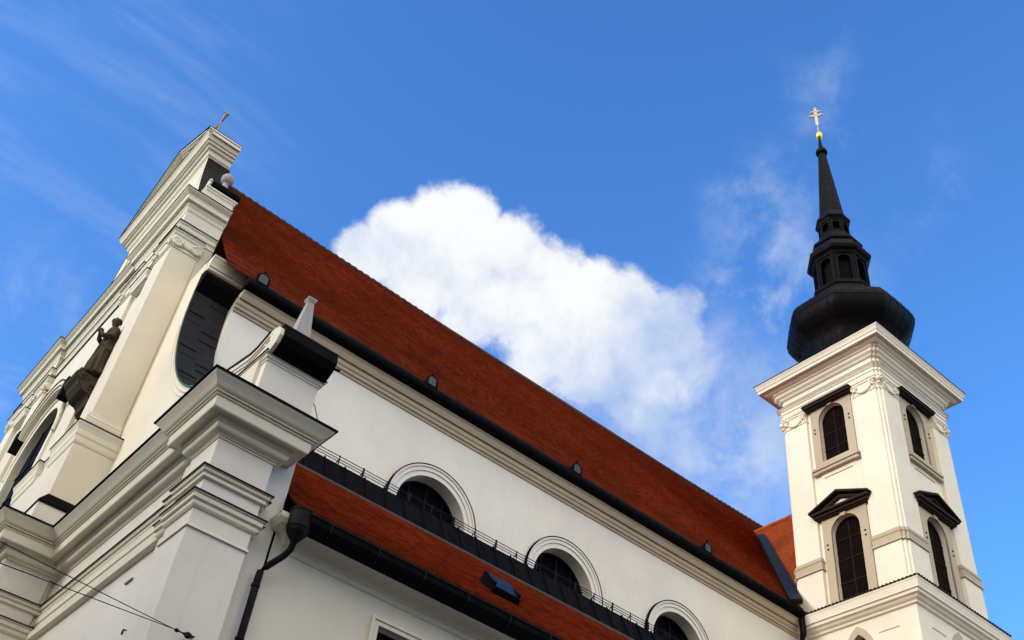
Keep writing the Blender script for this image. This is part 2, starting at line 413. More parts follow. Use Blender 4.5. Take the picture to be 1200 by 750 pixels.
sweep(bm, MAIN, [(-.06, 12.78), (.145, 12.78), (.14, 12.76), (.105, 12.755), (.105, 12.742), (.125, 12.738), (.11, 12.69), (.075, 12.672), (.055, 12.67), (.055, 12.655), (.07, 12.65), (.07, 12.585), (.03, 12.565), (-.06, 12.565)])
ar = link('architrave', bm, TRIM, CH)
bm = new(); sweep(bm, MAIN, [(-.06, 12.783), (.15, 12.783), (.165, 12.77), (.17, 12.775), (.165, 12.80), (-.06, 12.83)])
link('cornice_sheet', bm, BLACK, ar)
# lower moulding: capital on the pilasters, plain fascias on the wall between
CAP = [(6.95, .3), (6.95, -.12), (6.88, -.12), (6.88, -.35), (5.60, -.35), (5.60, .85), (5.69, .85), (5.69, 1.35), (5.9, 1.35)]
capprof = [(-.06, 12.20), (.155, 12.20), (.15, 12.17), (.11, 12.165), (.11, 12.145), (.13, 12.14), (.125, 12.06), (.095, 12.045), (.065, 12.04), (.065, 12.02), (.08, 12.015), (.075, 11.95), (.04, 11.91), (.02, 11.90), (-.06, 11.90)]
bm = new(); sweep(bm, CAP, capprof)
sweep(bm, CAP[1:-2], [(-.06, 11.56), (.025, 11.56), (.04, 11.495), (.025, 11.505), (-.06, 11.50)])
cp = link('capital', bm, TRIM, CH)
bm = new(); sweep(bm, CAP, [(-.06, 12.203), (.16, 12.203), (.18, 12.195), (.175, 12.22), (-.06, 12.25)]); link('cornice_sheet', bm, BLACK, cp)
CAP2 = [(5.9, 8.73), (5.70, 8.73), (5.70, 8.66), (4.40, 8.66), (4.40, 10.0), (4.47, 10.0), (4.47, 10.5), (4.7, 10.5)]
bm = new(); sweep(bm, CAP2, capprof); sweep(bm, CAP2[1:-2], [(-.06, 11.56), (.025, 11.56), (.04, 11.495), (.025, 11.505), (-.06, 11.50)])
cp = link('capital', bm, TRIM, CH)
bm = new(); sweep(bm, CAP2, [(-.06, 12.203), (.16, 12.203), (.18, 12.195), (.175, 12.22), (-.06, 12.25)]); link('cornice_sheet', bm, BLACK, cp)
bm = new()
for p in ([(5.78, 1.355), (5.78, 8.72)], [(4.55, 10.505), (4.55, 24.0)]):
    sweep(bm, p, [(-.06, 12.50), (.10, 12.50), (.09, 12.42), (.09, 12.30), (.06, 12.285), (.06, 12.14), (.02, 12.10), (-.06, 12.10)])
    sweep(bm, p, [(-.06, 12.04), (.15, 12.04), (.145, 11.99), (.14, 11.86), (-.06, 11.84)])
link('wall_fascia', bm, TRIM, CH)
# panel relief of the flat wall between the pilasters
bm = new(); box(bm, 5.66, 5.80, 7.1, 7.5, 0, 10.7); sweep(bm, [(5.9, 7.1), (5.66, 7.1), (5.66, 7.5), (5.9, 7.5)], [(-.05, 10.9), (.12, 10.9), (.10, 10.82), (.05, 10.76), (.03, 10.62), (-.05, 10.6)])
link('niche_frame', bm, CREAM, CH)
bm = new(); box(bm, 5.735, 5.785, 2.3, 2.66, 11.37, 11.41); link('wall_bracket', bm, ZINC, CH)
bm = new(); tube(bm, [(5.78, -.02 + .9 + .0, 9.75), (5.55, .9, 9.75)], .012, 6)
tube(bm, [(5.55 + .0, .9 + .05 * math.cos(a), 9.70 + .05 * math.sin(a)) for a in [i * PI / 8 for i in range(17)]], .012, 6, False)
link('wall_hook', bm, IRON, CH)

# ---- scrolled gable wall
VOL = [(1.77, 16.71), (2.9, 16.98), (3.7, 17.32), (4.36, 17.68), (5.1, 18.2), (5.84, 18.88), (6.52, 19.68), (7.05, 20.5), (7.5, 21.4), (7.80, 22.3), (7.92, 23.1), (7.95, 23.9)]
SCR = [(-.20, 14.3), (-.20, 15.9), (-.60, 15.95), (-.80, 16.08), (-.90, 16.26), (-.86, 16.45), (-.70, 16.60), (-.45, 16.655), (-.33, 16.64), (-.01, 16.53), (.25, 16.47), (.5, 16.46), (1.11, 16.57)]
def smooth2(p, n=4):                       # Catmull-Rom through the measured points
    o = []
    for i in range(len(p) - 1):
        a, b, c, d = p[max(i-1, 0)], p[i], p[i+1], p[min(i+2, len(p)-1)]
        for k_ in range(n):
            t = k_ / n
            o.append(tuple(.5 * (2*b[j] + (c[j]-a[j])*t + (2*a[j]-5*b[j]+4*c[j]-d[j])*t*t + (3*b[j]-a[j]-3*c[j]+d[j])*t**3) for j in (0, 1)))
    return o + [p[-1]]
VOL0 = VOL; VOL = smooth2(VOL)
half = SCR + VOL + [(8.0, 24.2), (8.0, 25.0)]
bm = new(); prism_x(bm, half + mir(half), 5.9, 7.0)
gw = link('gable_wall', bm, CREAM, CH)
def ribbon(bm, line, x0, x1, th):
    """sheet of thickness th laid on a line of the YZ plane"""
    n = normals2(line, False, 1)
    top = [(p[0] + q.x * th, p[1] + q.y * th) for p, q in zip(line, n)]
    prism_x(bm, list(line) + top[::-1], x0, x1)
ROLLB = [(-.42, 15.935), (-.60, 15.95), (-.80, 16.08), (-.90, 16.26), (-.86, 16.45), (-.70, 16.60), (-.45, 16.655), (-.33, 16.64)]
lip = [(7.95, 23.9), (7.96, 24.0), (7.90, 24.1), (7.72, 24.24), (7.74, 24.34), (8.0, 24.36)]
for sgn in (0, 1):
    bm = new()
    l = SCR[8:] + VOL + [(7.96, 24.0)]
    if sgn: l = mir(l)
    ribbon(bm, l, 5.87, 7.06, .05)
    # folded seams across the sheet
    lc_ = SCR[8:] + VOL0 + [(7.96, 24.0)]
    for i, (q, w) in enumerate(zip(lc_, lc_[1:])):
        if i < 5 or sgn: continue
        for f in (0, .5):
            y = q[0] + (w[0] - q[0]) * f; z = q[1] + (w[1] - q[1]) * f
            d = Vector((w[0] - q[0], w[1] - q[1])).normalized(); nn = Vector((d.y, -d.x))
            if f == 0 or True:
                xs = (5.90, 6.47) if (i % 2 == 0) else (6.47, 7.03)
                off = .25 if xs[0] > 6 else 0
                yy = y + (w[0] - q[0]) * off; zz = z + (w[1] - q[1]) * off
                a = Vector((yy, zz)) - nn * .05
                pr_ = [a - d * .012 + nn * .01, a + d * .012 + nn * .01, a + d * .008 - nn * .014, a - d * .012 - nn * .014]
                prism_x(bm, [tuple(p) for p in pr_], *xs)
    vc = link('volute_coping', bm, SLATE, gw)
    if not sgn:
        bm = new(); tube(bm, [(5.865, y, z) for y, z in l[8:]], .022, 6); link('verdigris_edge', bm, sheet('verdigris', (.05, .12, .10), .7), vc)
        bm = new(); prism_x(bm, [(7.97, 23.55), (7.90, 23.55), (7.74, 23.75), (7.58, 23.93), (7.50, 24.1), (7.55, 24.24), (7.72, 24.34), (8.0, 24.38)], 5.86, 7.26)
        link('coping_lip', bm, BLACK, vc)
# raised fillets that follow the scroll on the face of the gable
bm = new()
inn = normals2(SCR[8:] + VOL, False, 1)
l2 = [(p[0] - q.x * .16, p[1] - q.y * .16) for p, q in zip(SCR[8:] + VOL, inn)]
tube(bm, [(5.89, y, z) for y, z in l2], .028, 6)
l3 = [(p[0] - q.x * .30, p[1] - q.y * .30) for p, q in zip(SCR[8:] + VOL, inn)]
tube(bm, [(5.89, y, z) for y, z in l3[:-8]], .02, 6)
link('scroll_moulding', bm, CREAM, gw)
bm = new(); spiral(bm, (5.93, -.28, 16.27), (0, -1, 0), (0, 0, 1), .34, 1.5, .045, 1.2, -1)
prism_x(bm, [(-.28 + .42 * math.cos(a), 16.27 + .36 * math.sin(a)) for a in [i * PI / 14 for i in range(28)]], 5.915, 5.96)
link('scroll_end', bm, CREAM, gw)
# black rolled sheet on the end of the scroll and the block it sits on
bm = new(); prism_x(bm, [(-.42, 15.93)] + [(y - .05 * (1 if y < -.5 else .3), z + (.03 if z > 16.3 else 0)) for y, z in ROLLB[1:]] + [(-.1, 16.72), (1.0, 16.66), (1.0, 15.93)], 5.99, 7.36)
sr = link('scroll_roll', bm, BLACK, CH)
bm = new(); prism_x(bm, [(-.80, 16.60), (-.45, 16.70), (1.0, 16.70), (1.0, 16.76), (-.45, 16.76), (-.82, 16.65)], 5.97, 7.40); link('roll_edge', bm, SLATE, sr)
bm = new(); tube(bm, [(7.3, -.5, 16.45), (7.62, -.62, 16.42)], .035, 6); link('drain_spout', bm, IRON, sr)
bm = new(); box(bm, 5.98, 7.30, -.45, 1.2, 14.5, 15.93); pd = link('corner_pedestal', bm, WALL, CH)
bm = new(); sweep(bm, [(7.30, 1.0), (7.30, -.45), (5.98, -.45), (5.98, 1.2)], [(-.05, 15.99), (.10, 15.99), (.11, 15.95), (.07, 15.93), (.06, 15.87), (.02, 15.84), (.02, 15.80), (-.05, 15.80)], side=-1 if False else 1)
pc = link('pedestal_moulding', bm, TRIM, pd)
bm = new(); sweep(bm, [(7.30, 1.0), (7.30, -.45), (5.98, -.45), (5.98, 1.2)], [(-.02, 15.993), (.115, 15.993), (.13, 15.985), (.125, 16.01), (-.02, 16.02)]); link('cornice_sheet', bm, BLACK, pd)

# side cornice where the gable meets the eaves
bm = new()
sweep(bm, [(7.22, 8.02), (5.93, 8.02)], [(-.3, 25.1), (.40, 25.1), (.40, 25.04), (.34, 24.98), (.27, 24.86), (.24, 24.78), (.24, 24.70), (.20, 24.68), (.20, 24.58), (.10, 24.54), (.09, 24.42), (.05, 24.38), (-.3, 24.38)])
sc_ = link('side_cornice', bm, TRIM, CH)
bm = new(); sweep(bm, [(7.23, 8.02), (5.92, 8.02)], [(-.3, 25.105), (.41, 25.105), (.43, 25.09), (.43, 25.12), (-.3, 25.2)]); link('cornice_sheet', bm, BLACK, sc_)

# ---- upper front (centre block)
PED = [(8.85, 11.2), (23.3, 25.65)]
def to_x(x0): return lambda a, b, d: (x0 - d, a, b)
bm = new()
plate(bm, [(9.42, 14.4), (25.08, 14.4), (25.08, 27.8), (9.42, 27.8)], [arch(AX, 1.95, 18.1, 21.1, 28)], to_x(5.06), 1.19, reveal=.22)
ub = link('upper_wall', bm, CREAM, CH)
for y0, y1, xf in ((9.40, 10.75, 4.88), (12.35, 13.6, 4.93), (20.9, 22.15, 4.93), (23.75, 25.1, 4.88)):
    outer = y0 < 10 or y1 > 25
    bm = new(); box(bm, xf, 5.86 if outer else 5.2, y0 - (.01 if y0 < 10 else 0), y1 + (.01 if y1 > 25 else 0), 18.9, 26.02); bevel(bm, .015, 1)
    p = link('upper_pilaster', bm, CREAM, CH)
    # base
    bm = new(); pth = [(5.88, y0 - .01), (xf, y0 - .01), (xf, y1 + .01), (5.4, y1 + .01)]
    sweep(bm, pth, [(-.05, 18.0), (.10, 18.0), (.10, 18.62), (.085, 18.66), (.09, 18.74), (.05, 18.80), (.05, 18.86), (.02, 18.9), (-.05, 18.9)], side=1)
    link('pilaster_base', bm, CREAM, p)
    # ionic capital
    bm = new()
    sweep(bm, pth, [(-.05, 26.70), (.17, 26.70), (.17, 26.64), (.13, 26.62), (.11, 26.54), (.06, 26.50), (.06, 26.26), (.03, 26.20), (-.05, 26.20)])
    sweep(bm, pth, [(-.05, 26.06), (.03, 26.06), (.045, 26.03), (.03, 26.0), (-.05, 26.0)])
    for yc in (y0 + .12, y1 - .12): spiral(bm, (xf - .09, yc, 26.27), (0, 1, 0), (0, 0, 1), .19, 1.6, .045)
    if outer:
        yy = y0 - .10 if y0 < 10 else y1 + .10
        for xc in (xf + .10, 5.72):
            spiral(bm, (xc, yy, 26.27), (1, 0, 0), (0, 0, 1), .21, 1.7, .05, .5, 1 if xc > 5.2 else -1)
            prism_y(bm, [(xc + .18 * math.cos(i * PI / 10), 26.27 + .18 * math.sin(i * PI / 10)) for i in range(20)], yy - .01, yy + .12)
    cpl = link('ionic_capital', bm, TRIM, p)
    bm = new(); sweep(bm, pth, [(-.05, 26.703), (.18, 26.703), (.20, 26.69), (.195, 26.72), (-.05, 26.75)]); link('cornice_sheet', bm, BLACK, p)
# pedestals under the pilaster pairs
for y0, y1 in ((8.85, 13.75), (20.75, 25.65)):
    bm = new(); box(bm, 4.70, 5.98, y0, y1, 14.5, 17.5)
    p = link('pedestal', bm, CREAM, CH)
    pth = [(5.98, y0), (4.70, y0), (4.70, y0 + 1.9), (4.85, y0 + 1.9), (4.85, y1 - 1.9), (4.70, y1 - 1.9), (4.70, y1), (5.98, y1)]
    bm = new()
    sweep(bm, pth, [(-.3, 18.13), (.14, 18.13), (.14, 18.05), (.12, 18.02), (.08, 17.90), (.075, 17.74), (.05, 17.70), (.04, 17.55), (.015, 17.48), (-.3, 17.45)])
    q = link('pedestal_cornice', bm, TRIM, p)
    bm = new(); sweep(bm, pth, [(-.3, 18.134), (.15, 18.134), (.17, 18.12), (.165, 18.15), (-.3, 18.18)]); link('cornice_sheet', bm, BLACK, p)
    bm = new(); box(bm, 4.5, 5.95, y0 - .24, y1 + .24, 14.5, 15.35); link('pedestal_plinth', bm, WALL, p)
    bm = new(); sweep(bm, [(5.95, y0 - .24), (4.5, y0 - .24), (4.5, y1 + .24), (5.95, y1 + .24)], [(-.3, 15.36), (.02, 15.36), (.03, 15.34), (.03, 15.40), (-.18, 15.74), (-.3, 15.74)])
    link('plinth_sheet', bm, BLACK, p)
# sill course between the pedestals
bm = new(); sweep(bm, [(5.0, 13.75), (5.0, 20.75)], [(-.3, 18.1), (.12, 18.1), (.10, 17.95), (.05, 17.8), (.03, 17.5), (-.3, 17.5)])
link('sill_course', bm, TRIM, CH)
# great arched window of the front
bm = new(); plate(bm, arch(AX, 2.30, 18.1, 21.1, 28), [arch(AX, 1.94, 18.2, 21.1, 28)], to_x(4.97), .12)
ring = [(AX + 2.34 * math.cos(PI * i / 28), 21.1 + 2.34 * math.sin(PI * i / 28)) for i in range(29)]
tube(bm, [(4.96, y, z) for y, z in ring], .06, 6)
gwf = link('front_window', bm, TRIM, CH)
bm = new(); plate(bm, arch(AX, 2.0, 18.0, 21.1, 28), [], to_x(5.25), .05); link('pane', bm, GLASS, gwf)
bm = new()
for i in range(-1, 2): box(bm, 5.21, 5.24, AX + i * .9 - .04, AX + i * .9 + .04, 18.1, 21.1 + math.sqrt(max(.1, 1.9 ** 2 - (i * .9) ** 2)))
for z in (19, 20.1, 21.1): box(bm, 5.205, 5.238, AX - 1.9, AX + 1.9, z - .04, z + .04)
link('window_bars', bm, MUNTIN, gwf)
bm = new()
arcp = [R(40 + 100 * i / 18) for i in range(19)]
def band(bm, r0, r1, x0, x1, aa=arcp): prism_x(bm, [(AX + r1 * math.cos(a), 21.0 + r1 * math.sin(a)) for a in aa] + [(AX + r0 * math.cos(a), 21.0 + r0 * math.sin(a)) for a in aa[::-1]], x0, x1)
band(bm, 2.70, 2.96, 4.74, 5.05); band(bm, 2.82, 2.98, 4.68, 5.05)
wh = link('window_hood', bm, TRIM, gwf)
bm = new(); band(bm, 2.985, 3.03, 4.65, 5.05)
for sg_ in (-1, 1): box(bm, 4.62, 5.0, AX + sg_ * 2.36 - .2, AX + sg_ * 2.36 + .2, 22.35, 23.15)
link('hood_sheet', bm, BLACK, gwf)
# upper entablature and cornice
UP = [(6.22, 9.40), (4.88, 9.40), (4.88, 13.6), (5.06, 13.6), (5.06, 20.9), (4.88, 20.9), (4.88, 25.1), (6.22, 25.1)]
UPm = [(6.22, 9.40), (4.88, 9.40), (4.88, 10.8), (5.02, 10.8), (5.02, 12.3), (4.9, 12.3), (4.9, 13.6), (5.06, 13.6), (5.06, 20.9), (4.88, 20.9), (4.88, 25.1), (6.22, 25.1)]
bm = new(); prism_z(bm, [(6.25, 9.39), (4.87, 9.39), (4.87, 13.6), (5.06, 13.6), (5.06, 20.9), (4.87, 20.9), (4.87, 25.11), (6.25, 25.11)], 26.70, 28.3)
en = link('upper_frieze', bm, CREAM, CH)
bm = new(); sweep(bm, UPm, [(-.05, 27.16), (.12, 27.16), (.11, 27.10), (.07, 27.06), (.06, 26.92), (.03, 26.88), (-.05, 26.88)])
link('upper_architrave', bm, TRIM, en)
bm = new(); sweep(bm, UPm, [(-.05, 27.164), (.13, 27.164), (.15, 27.15), (.145, 27.18), (-.05, 27.20)]); link('cornice_sheet', bm, BLACK, en)
bm = new()
sweep(bm, UP, [(-.3, 28.46), (.42, 28.46), (.42, 28.41), (.36, 28.36), (.27, 28.30), (.25, 28.25), (.25, 28.10), (.22, 28.08), (.13, 28.08), (.11, 28.0), (.06, 27.93), (.05, 27.84), (.02, 27.78), (-.3, 27.78)])
uc = link('upper_cornice', bm, TRIM, CH)
bm = new(); sweep(bm, UP, [(-.3, 28.464), (.43, 28.464), (.45, 28.45), (.445, 28.48), (-.3, 28.55)]); link('cornice_sheet', bm, BLACK, uc)
# statue canopy mouldings between the pilasters
for y0, y1 in ((10.95, 12.15), (22.35, 23.55)):
    bm = new()
    box(bm, 4.90, 5.2, y0 + .1, y1 - .1, 25.5, 26.5)
    for z in (25.55, 26.2): sweep(bm, [(5.3, y0), (4.86, y0), (4.86, y1), (5.3, y1)], [(-.05, z + .3), (.12, z + .3), (.10, z + .22), (.05, z + .12), (.03, z), (-.05, z)])
    cn_ = link('canopy_moulding', bm, TRIM, CH)
    for z in (25.85, 26.5):
        bm = new(); sweep(bm, [(5.3, y0), (4.86, y0), (4.86, y1), (5.3, y1)], [(-.05, z + .003), (.13, z + .003), (.145, z + .03), (-.05, z + .06)])
        link('cornice_sheet', bm, BLACK, cn_)

# ---- attic and pediment
def atticline(): return [(9.9, 28.5), (9.9, 29.7), (10.5, 29.85), (11.2, 30.3), (11.8, 30.95), (12.35, 31.9), (12.8, 32.9), (13.1, 33.8), (13.35, 34.75)]
a_ = atticline() + [(13.4, 34.75)]
bm = new(); prism_x(bm, a_ + mir(a_), 5.42, 6.40); at = link('attic_wall', bm, CREAM, CH)
bm = new(); ribbon(bm, atticline()[1:], 5.40, 6.42, .05); link('attic_coping', bm, SLATE, at)
bm = new(); ribbon(bm, mir(atticline()[1:]), 5.40, 6.42, .05); link('attic_coping', bm, SLATE, at)
bm = new()
tube(bm, [(5.415, y + .25, z - .05) for y, z in atticline()[2:]], .05, 6); box(bm, 5.36, 5.43, 14.2, 20.3, 30.2, 30.35); box(bm, 5.36, 5.43, 14.2, 20.3, 33.6, 33.75)
box(bm, 5.36, 5.43, 14.2, 14.35, 30.2, 33.7); box(bm, 5.36, 5.43, 20.15, 20.3, 30.2, 33.7)
link('attic_moulding', bm, CREAM, at)
PP = [(6.35, 13.4), (5.48, 13.4), (5.48, 21.1), (6.35, 21.1)]
bm = new()
sweep(bm, PP, [(-.6, 35.68), (.66, 35.68), (.66, 35.62), (.60, 35.56), (.53, 35.42), (.50, 35.34), (.42, 35.32), (.42, 35.22), (.33, 35.20), (.30, 35.10), (.20, 35.06), (.17, 34.86), (.10, 34.80), (.05, 34.70), (-.6, 34.70)])
pc_ = link('pediment_cornice', bm, TRIM, CH)
bm = new(); sweep(bm, PP, [(-.6, 35.683), (.67, 35.683), (.69, 35.67), (.685, 35.70), (-.6, 35.76)]); link('cornice_sheet', bm, BLACK, pc_)
bm = new(); prism_x(bm, [(13.0, 35.7), (AX, 37.75), (21.5, 35.7)], 5.25, 6.2); link('tympanum', bm, CREAM, pc_)
bm = new()
def rake(x0, dz0, dz1): prism_x(bm, [(12.73, 35.70 + dz0), (AX, 38.10 + dz0), (21.77, 35.70 + dz0), (21.77, 35.70 + dz1), (AX, 38.10 + dz1), (12.73, 35.70 + dz1)], x0, 6.35)
rake(4.84, .0, .10); rake(4.92, -.10, .002); rake(5.02, -.20, -.098)
rc = link('raking_cornice', bm, TRIM, pc_)
bm = new(); rake(4.80, .105, .14); link('cornice_sheet', bm, BLACK, pc_)
bm = new(); tube(bm, [(5.9, AX, 38.1), (5.9, AX, 42.2)], .05, 8); tube(bm, [(5.9, AX - .5, 41.6), (5.9, AX + .5, 41.6)], .05, 8)
for p in ((5.9, AX - .55, 41.6), (5.9, AX + .55, 41.6), (5.9, AX, 42.3)): ball(bm, p, .11, sub=1)
link('gable_cross', bm, ZINC, CH)

# pedestal on the upper cornice that carries the ball finial
bm = new(); box(bm, 5.12, 6.20, 9.2, 10.3, 28.5, 29.0); bp = link('finial_pedestal', bm, CREAM, CH)
bm = new(); sweep(bm, [(6.20, 10.2), (6.20, 9.2), (5.12, 9.2), (5.12, 10.3)], [(-.05, 29.14), (.08, 29.14), (.08, 29.08), (.04, 29.04), (.02, 28.96), (-.05, 28.96)]); link('pedestal_moulding', bm, TRIM, bp)
bm = new(); prism_x(bm, [(9.18, 29.15), (9.08, 29.22), (9.05, 29.36), (9.14, 29.52), (9.4, 29.62), (10.4, 29.64), (10.4, 29.15)], 5.17, 6.30); link('scroll_roll', bm, BLACK, bp)
bm = new(); spiral(bm, (5.12, 9.36, 29.38), (0, -1, 0), (0, 0, 1), .22, 1.3, .05); prism_x(bm, [(9.36 + .24 * math.cos(i * PI / 10), 29.38 + .22 * math.sin(i * PI / 10)) for i in range(20)], 5.10, 5.17); link('scroll_end', bm, TRIM, bp)

# ---- nave wall with clerestory windows
NW = 7.6
def to_y(y0): return lambda a, b, d: (a, y0 - d, b)
XC = [15.70, 21.66, 27.60, 33.3]
bm = new()
plate(bm, [(7.09, 11), (41.0, 11), (41.0, 24.0), (7.09, 24.0)], [arch(x, 1.42, 17.9, 19.98, 28) for x in XC[:3]], to_y(NW), .9, reveal=.62)
link('nave_wall', bm, WALL, CH)
bm = new()
def annulus(bm, c, r0, r1, z, to3, d0, d1, n=36, leg=2.0):
    o = [(c + r1, z - leg)] + [(c + r1 * math.cos(PI * i / n), z + r1 * math.sin(PI * i / n)) for i in range(n + 1)] + [(c - r1, z - leg)]
    i_ = [(c - r0, z - leg)] + [(c - r0 * math.cos(PI * i / n), z + r0 * math.sin(PI * i / n)) for i in range(n + 1)] + [(c + r0, z - leg)]
    pts = o + i_
    prism(bm, pts, lambda a, b: to3(a, b, d0), lambda a, b: to3(a, b, d1))
annulus(bm, XC[0], 1.42, 1.76, 19.98, to_y(NW), -.05, .045); annulus(bm, XC[0], 1.60, 1.80, 19.98, to_y(NW), -.05, .085); annulus(bm, XC[0], 1.74, 1.82, 19.98, to_y(NW), -.05, .125)
nw = link('clerestory_window', bm, WALL, CH)
bm = new(); annulus(bm, XC[0], 1.812, 1.845, 19.98, to_y(NW), -.04, .14); link('arch_flashing', bm, BLACK, nw)
bm = new(); plate(bm, arch(XC[0], 1.5, 17.8, 19.98, 28), [], to_y(NW + .56), .04); link('pane', bm, GLASS, nw)
bm = new()
for dx in (-.72, 0, .72): box(bm, XC[0] + dx - .035, XC[0] + dx + .035, NW + .46, NW + .55, 17.9, 19.98 + math.sqrt(1.40 ** 2 - dx * dx))
for z in (18.6, 19.3, 19.98, 20.7):
    w = 1.41 if z < 19.99 else math.sqrt(1.40 ** 2 - (z - 19.98) ** 2)
    box(bm, XC[0] - w, XC[0] + w, NW + .47, NW + .545, z - .03, z + .03)
prism(bm, arch(XC[0], 1.415, 17.9, 19.98, 28)[2:] + [(XC[0] + 1.33 * math.cos(PI - PI * i / 28), 19.98 + 1.33 * math.sin(PI * i / 28)) for i in range(29)], lambda a, b: (a, NW + .45, b), lambda a, b: (a, NW + .55, b))
link('window_bars', bm, MUNTIN, nw)
for x in XC[1:3]: copy_part(nw, CH, (x - XC[0], 0, 0))

bm = new()
sweep(bm, [(35.0, NW), (7.10, NW)], [(-.1, 24.02), (.44, 24.02), (.44, 23.95), (.40, 23.93), (.36, 23.82), (.31, 23.74), (.29, 23.735), (.29, 23.76), (.22, 23.76), (.22, 23.62), (.20, 23.58), (.15, 23.55), (.14, 23.46), (.10, 23.44), (.07, 23.445), (.07, 23.41), (.05, 23.36), (-.1, 23.34)])
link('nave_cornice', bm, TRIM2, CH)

# ---- nave roof: stepped courses of tiles with a slightly sagging ridge
def roof_sheet(bm, x0, x1, y0, z0, y1, z1, rows, lift=.022, nx=14, sag=0.0, cut=None):
    """courses overlap: each row is a strip tilted a little off the plane below"""
    n = Vector((0, -(z1 - z0), (y1 - y0))).normalized()
    for r in range(rows):
        fa, fb = r / rows, (r + 1) / rows
        prev = None
        for i in range(nx + 1):
            x = x0 + (x1 - x0) * i / nx
            sg = -sag * math.sin(PI * i / nx)
            jit = random.uniform(-.004, .004)
            def P(f, l): return Vector((x, y0 + (y1 - y0) * f + n.y * l, z0 + (z1 - z0) * f + n.z * l + sg * f))
            cur = [bm.verts.new(P(fa, 0)), bm.verts.new(P(fa, lift + jit)), bm.verts.new(P(fb, 0))]
            if prev:
                bm.faces.new([prev[0], cur[0], cur[1], prev[1]]); bm.faces.new([prev[1], cur[1], cur[2], prev[2]])
            prev = cur
EY, EZ, RY, RZ = 7.0, 24.3, AX, 37.95
def on_roof(y): return EZ + (RZ - EZ) * (y - EY) / (RY - EY)
bm = new()
roof_sheet(bm, 6.3, 52, 7.28, on_roof(7.28), RY, RZ, 56, .05, 16, .30)
link_y0 = on_roof(7.55)
# far slope (plain) closes the roof
v0 = [(6.3, RY, RZ - .01), (52, RY, RZ - .01), (52, 27.5, EZ), (6.3, 27.5, EZ)]
bm.faces.new([bm.verts.new(p) for p in v0])
nr = link('nave_roof', bm, TILE, CH)
bm = new()
pts = []
for i in range(241):
    x = 6.3 + (52 - 6.3) * i / 240
    pts.append((x, RY, RZ + .05 - .30 * math.sin(PI * i / 240) + random.uniform(-.012, .012)))
tube(bm, pts, [.11 if i % 2 else .145 for i in range(241)], 8); rcp = link('ridge_tiles', bm, sheet('ridge_dark', (.06, .02, .014), .8), nr)
# black eaves sheet and gutter
bm = new()
prism(bm, [(6.92, 24.03), (6.87, 24.05), (6.83, 24.13), (6.83, 24.24), (6.88, 24.29), (7.0, 24.38), (7.32, on_roof(7.32) + .05), (7.38, on_roof(7.32) - .02), (7.3, 24.2), (7.3, 24.03)], lambda y, z: (7.05, y, z), lambda y, z: (34.95, y, z))
eg = link('eaves_gutter', bm, BLACK, nr)
# small dark roof vents
bm = new()
VX = [7.50, 14.42, 21.38, 28.7]
def vent(bm, x):
    y = 6.98; z = 24.36; w = .20
    pf = [(x - w, z), (x + w, z)] + [(x + w * math.cos(PI * i / 12), z + .24 + w * 1.05 * math.sin(PI * i / 12)) for i in range(13)]
    prism_y(bm, pf, y, 7.9)
    tube(bm, [(x, y + .05, z + .44), (x, y + .05, z + .58)], .025, 6); ball(bm, (x, y + .05, z + .60), .055, sub=1)
    ring_ = [(x + (w + .02) * math.cos(PI * i / 12), z + .24 + (w + .02) * 1.05 * math.sin(PI * i / 12)) for i in range(13)]
    tube(bm, [(a, y - .01, b) for a, b in [(x + w + .02, z)] + ring_ + [(x - w - .02, z)]], .03, 6)
vent(bm, VX[0]); rv = link('roof_vent', bm, BLACK, nr)
bm = new(); x = VX[0]; w = .16
prism_y(bm, [(x - w, 24.45), (x + w, 24.45)] + [(x + w * math.cos(PI * i / 12), 24.66 + w * 1.05 * math.sin(PI * i / 12)) for i in range(13)], 6.955, 6.985)
rvp = link('roof_vent', bm, sheet('vent_face', (.030, .036, .050), .4, .3), nr); rvp.name = 'vent_face'
for x in VX[1:]:
    copy_part(rv, nr, (x - VX[0], 0, 0)); copy_part(rvp, nr, (x - VX[0], 0, 0))

# ---- cross roof beside the tower, with the lead valley
TX, TZ = 42.4, 35.2
bm = new()
n_rows = 70
y_back = 20.0
def xr(f): return 34.6 + (TX - 34.6) * f
def zr(f): return 24.5 + (TZ - 24.5) * f
nrm = Vector((-(TZ - 24.5), 0, TX - 34.6)).normalized()
for r in range(n_rows):
    fa, fb = r / n_rows, (r + 1) / n_rows
    def yv(f): return max(7.82, 7.15 + (15.25 - 7.15) * f + .02)         # valley line
    def P(f, l, y): return (xr(f) + nrm.x * l, y, zr(f) + nrm.z * l)
    ys = lambda f: [7.80 - .9 * 0, 7.80 + (yv(f) - 7.80) * .5, yv(f)]
    a0 = [bm.verts.new(P(fa, 0, y)) for y in ys(fa)]; a1 = [bm.verts.new(P(fa, .03, y)) for y in ys(fa)]; b0 = [bm.verts.new(P(fb, 0, y)) for y in ys(fb)]
    for i in range(2):
        bm.faces.new([a0[i], a0[i+1], a1[i+1], a1[i]]); bm.faces.new([a1[i], a1[i+1], b0[i+1], b0[i]])
bm.faces.new([bm.verts.new(p) for p in ((TX, 7.8, TZ - .01), (TX, 15.3, TZ - .01), (50.2, 15.3, 24.5), (50.2, 7.8, 24.5))])
cr = link('cross_roof', bm, TILEY, CH)
bm = new(); tube(bm, [(TX, 7.8, TZ + .04), (TX, 15.3, TZ + .04)], .13, 8); link('ridge_tiles', bm, TILEY, cr)
bm = new()
A = Vector((34.3, 6.95, 24.55)); B = Vector((41.3, 14.05, 33.95))
dn = Vector((1, -1, 0)).normalized(); up = Vector((-.45, -.45, .77)).normalized()
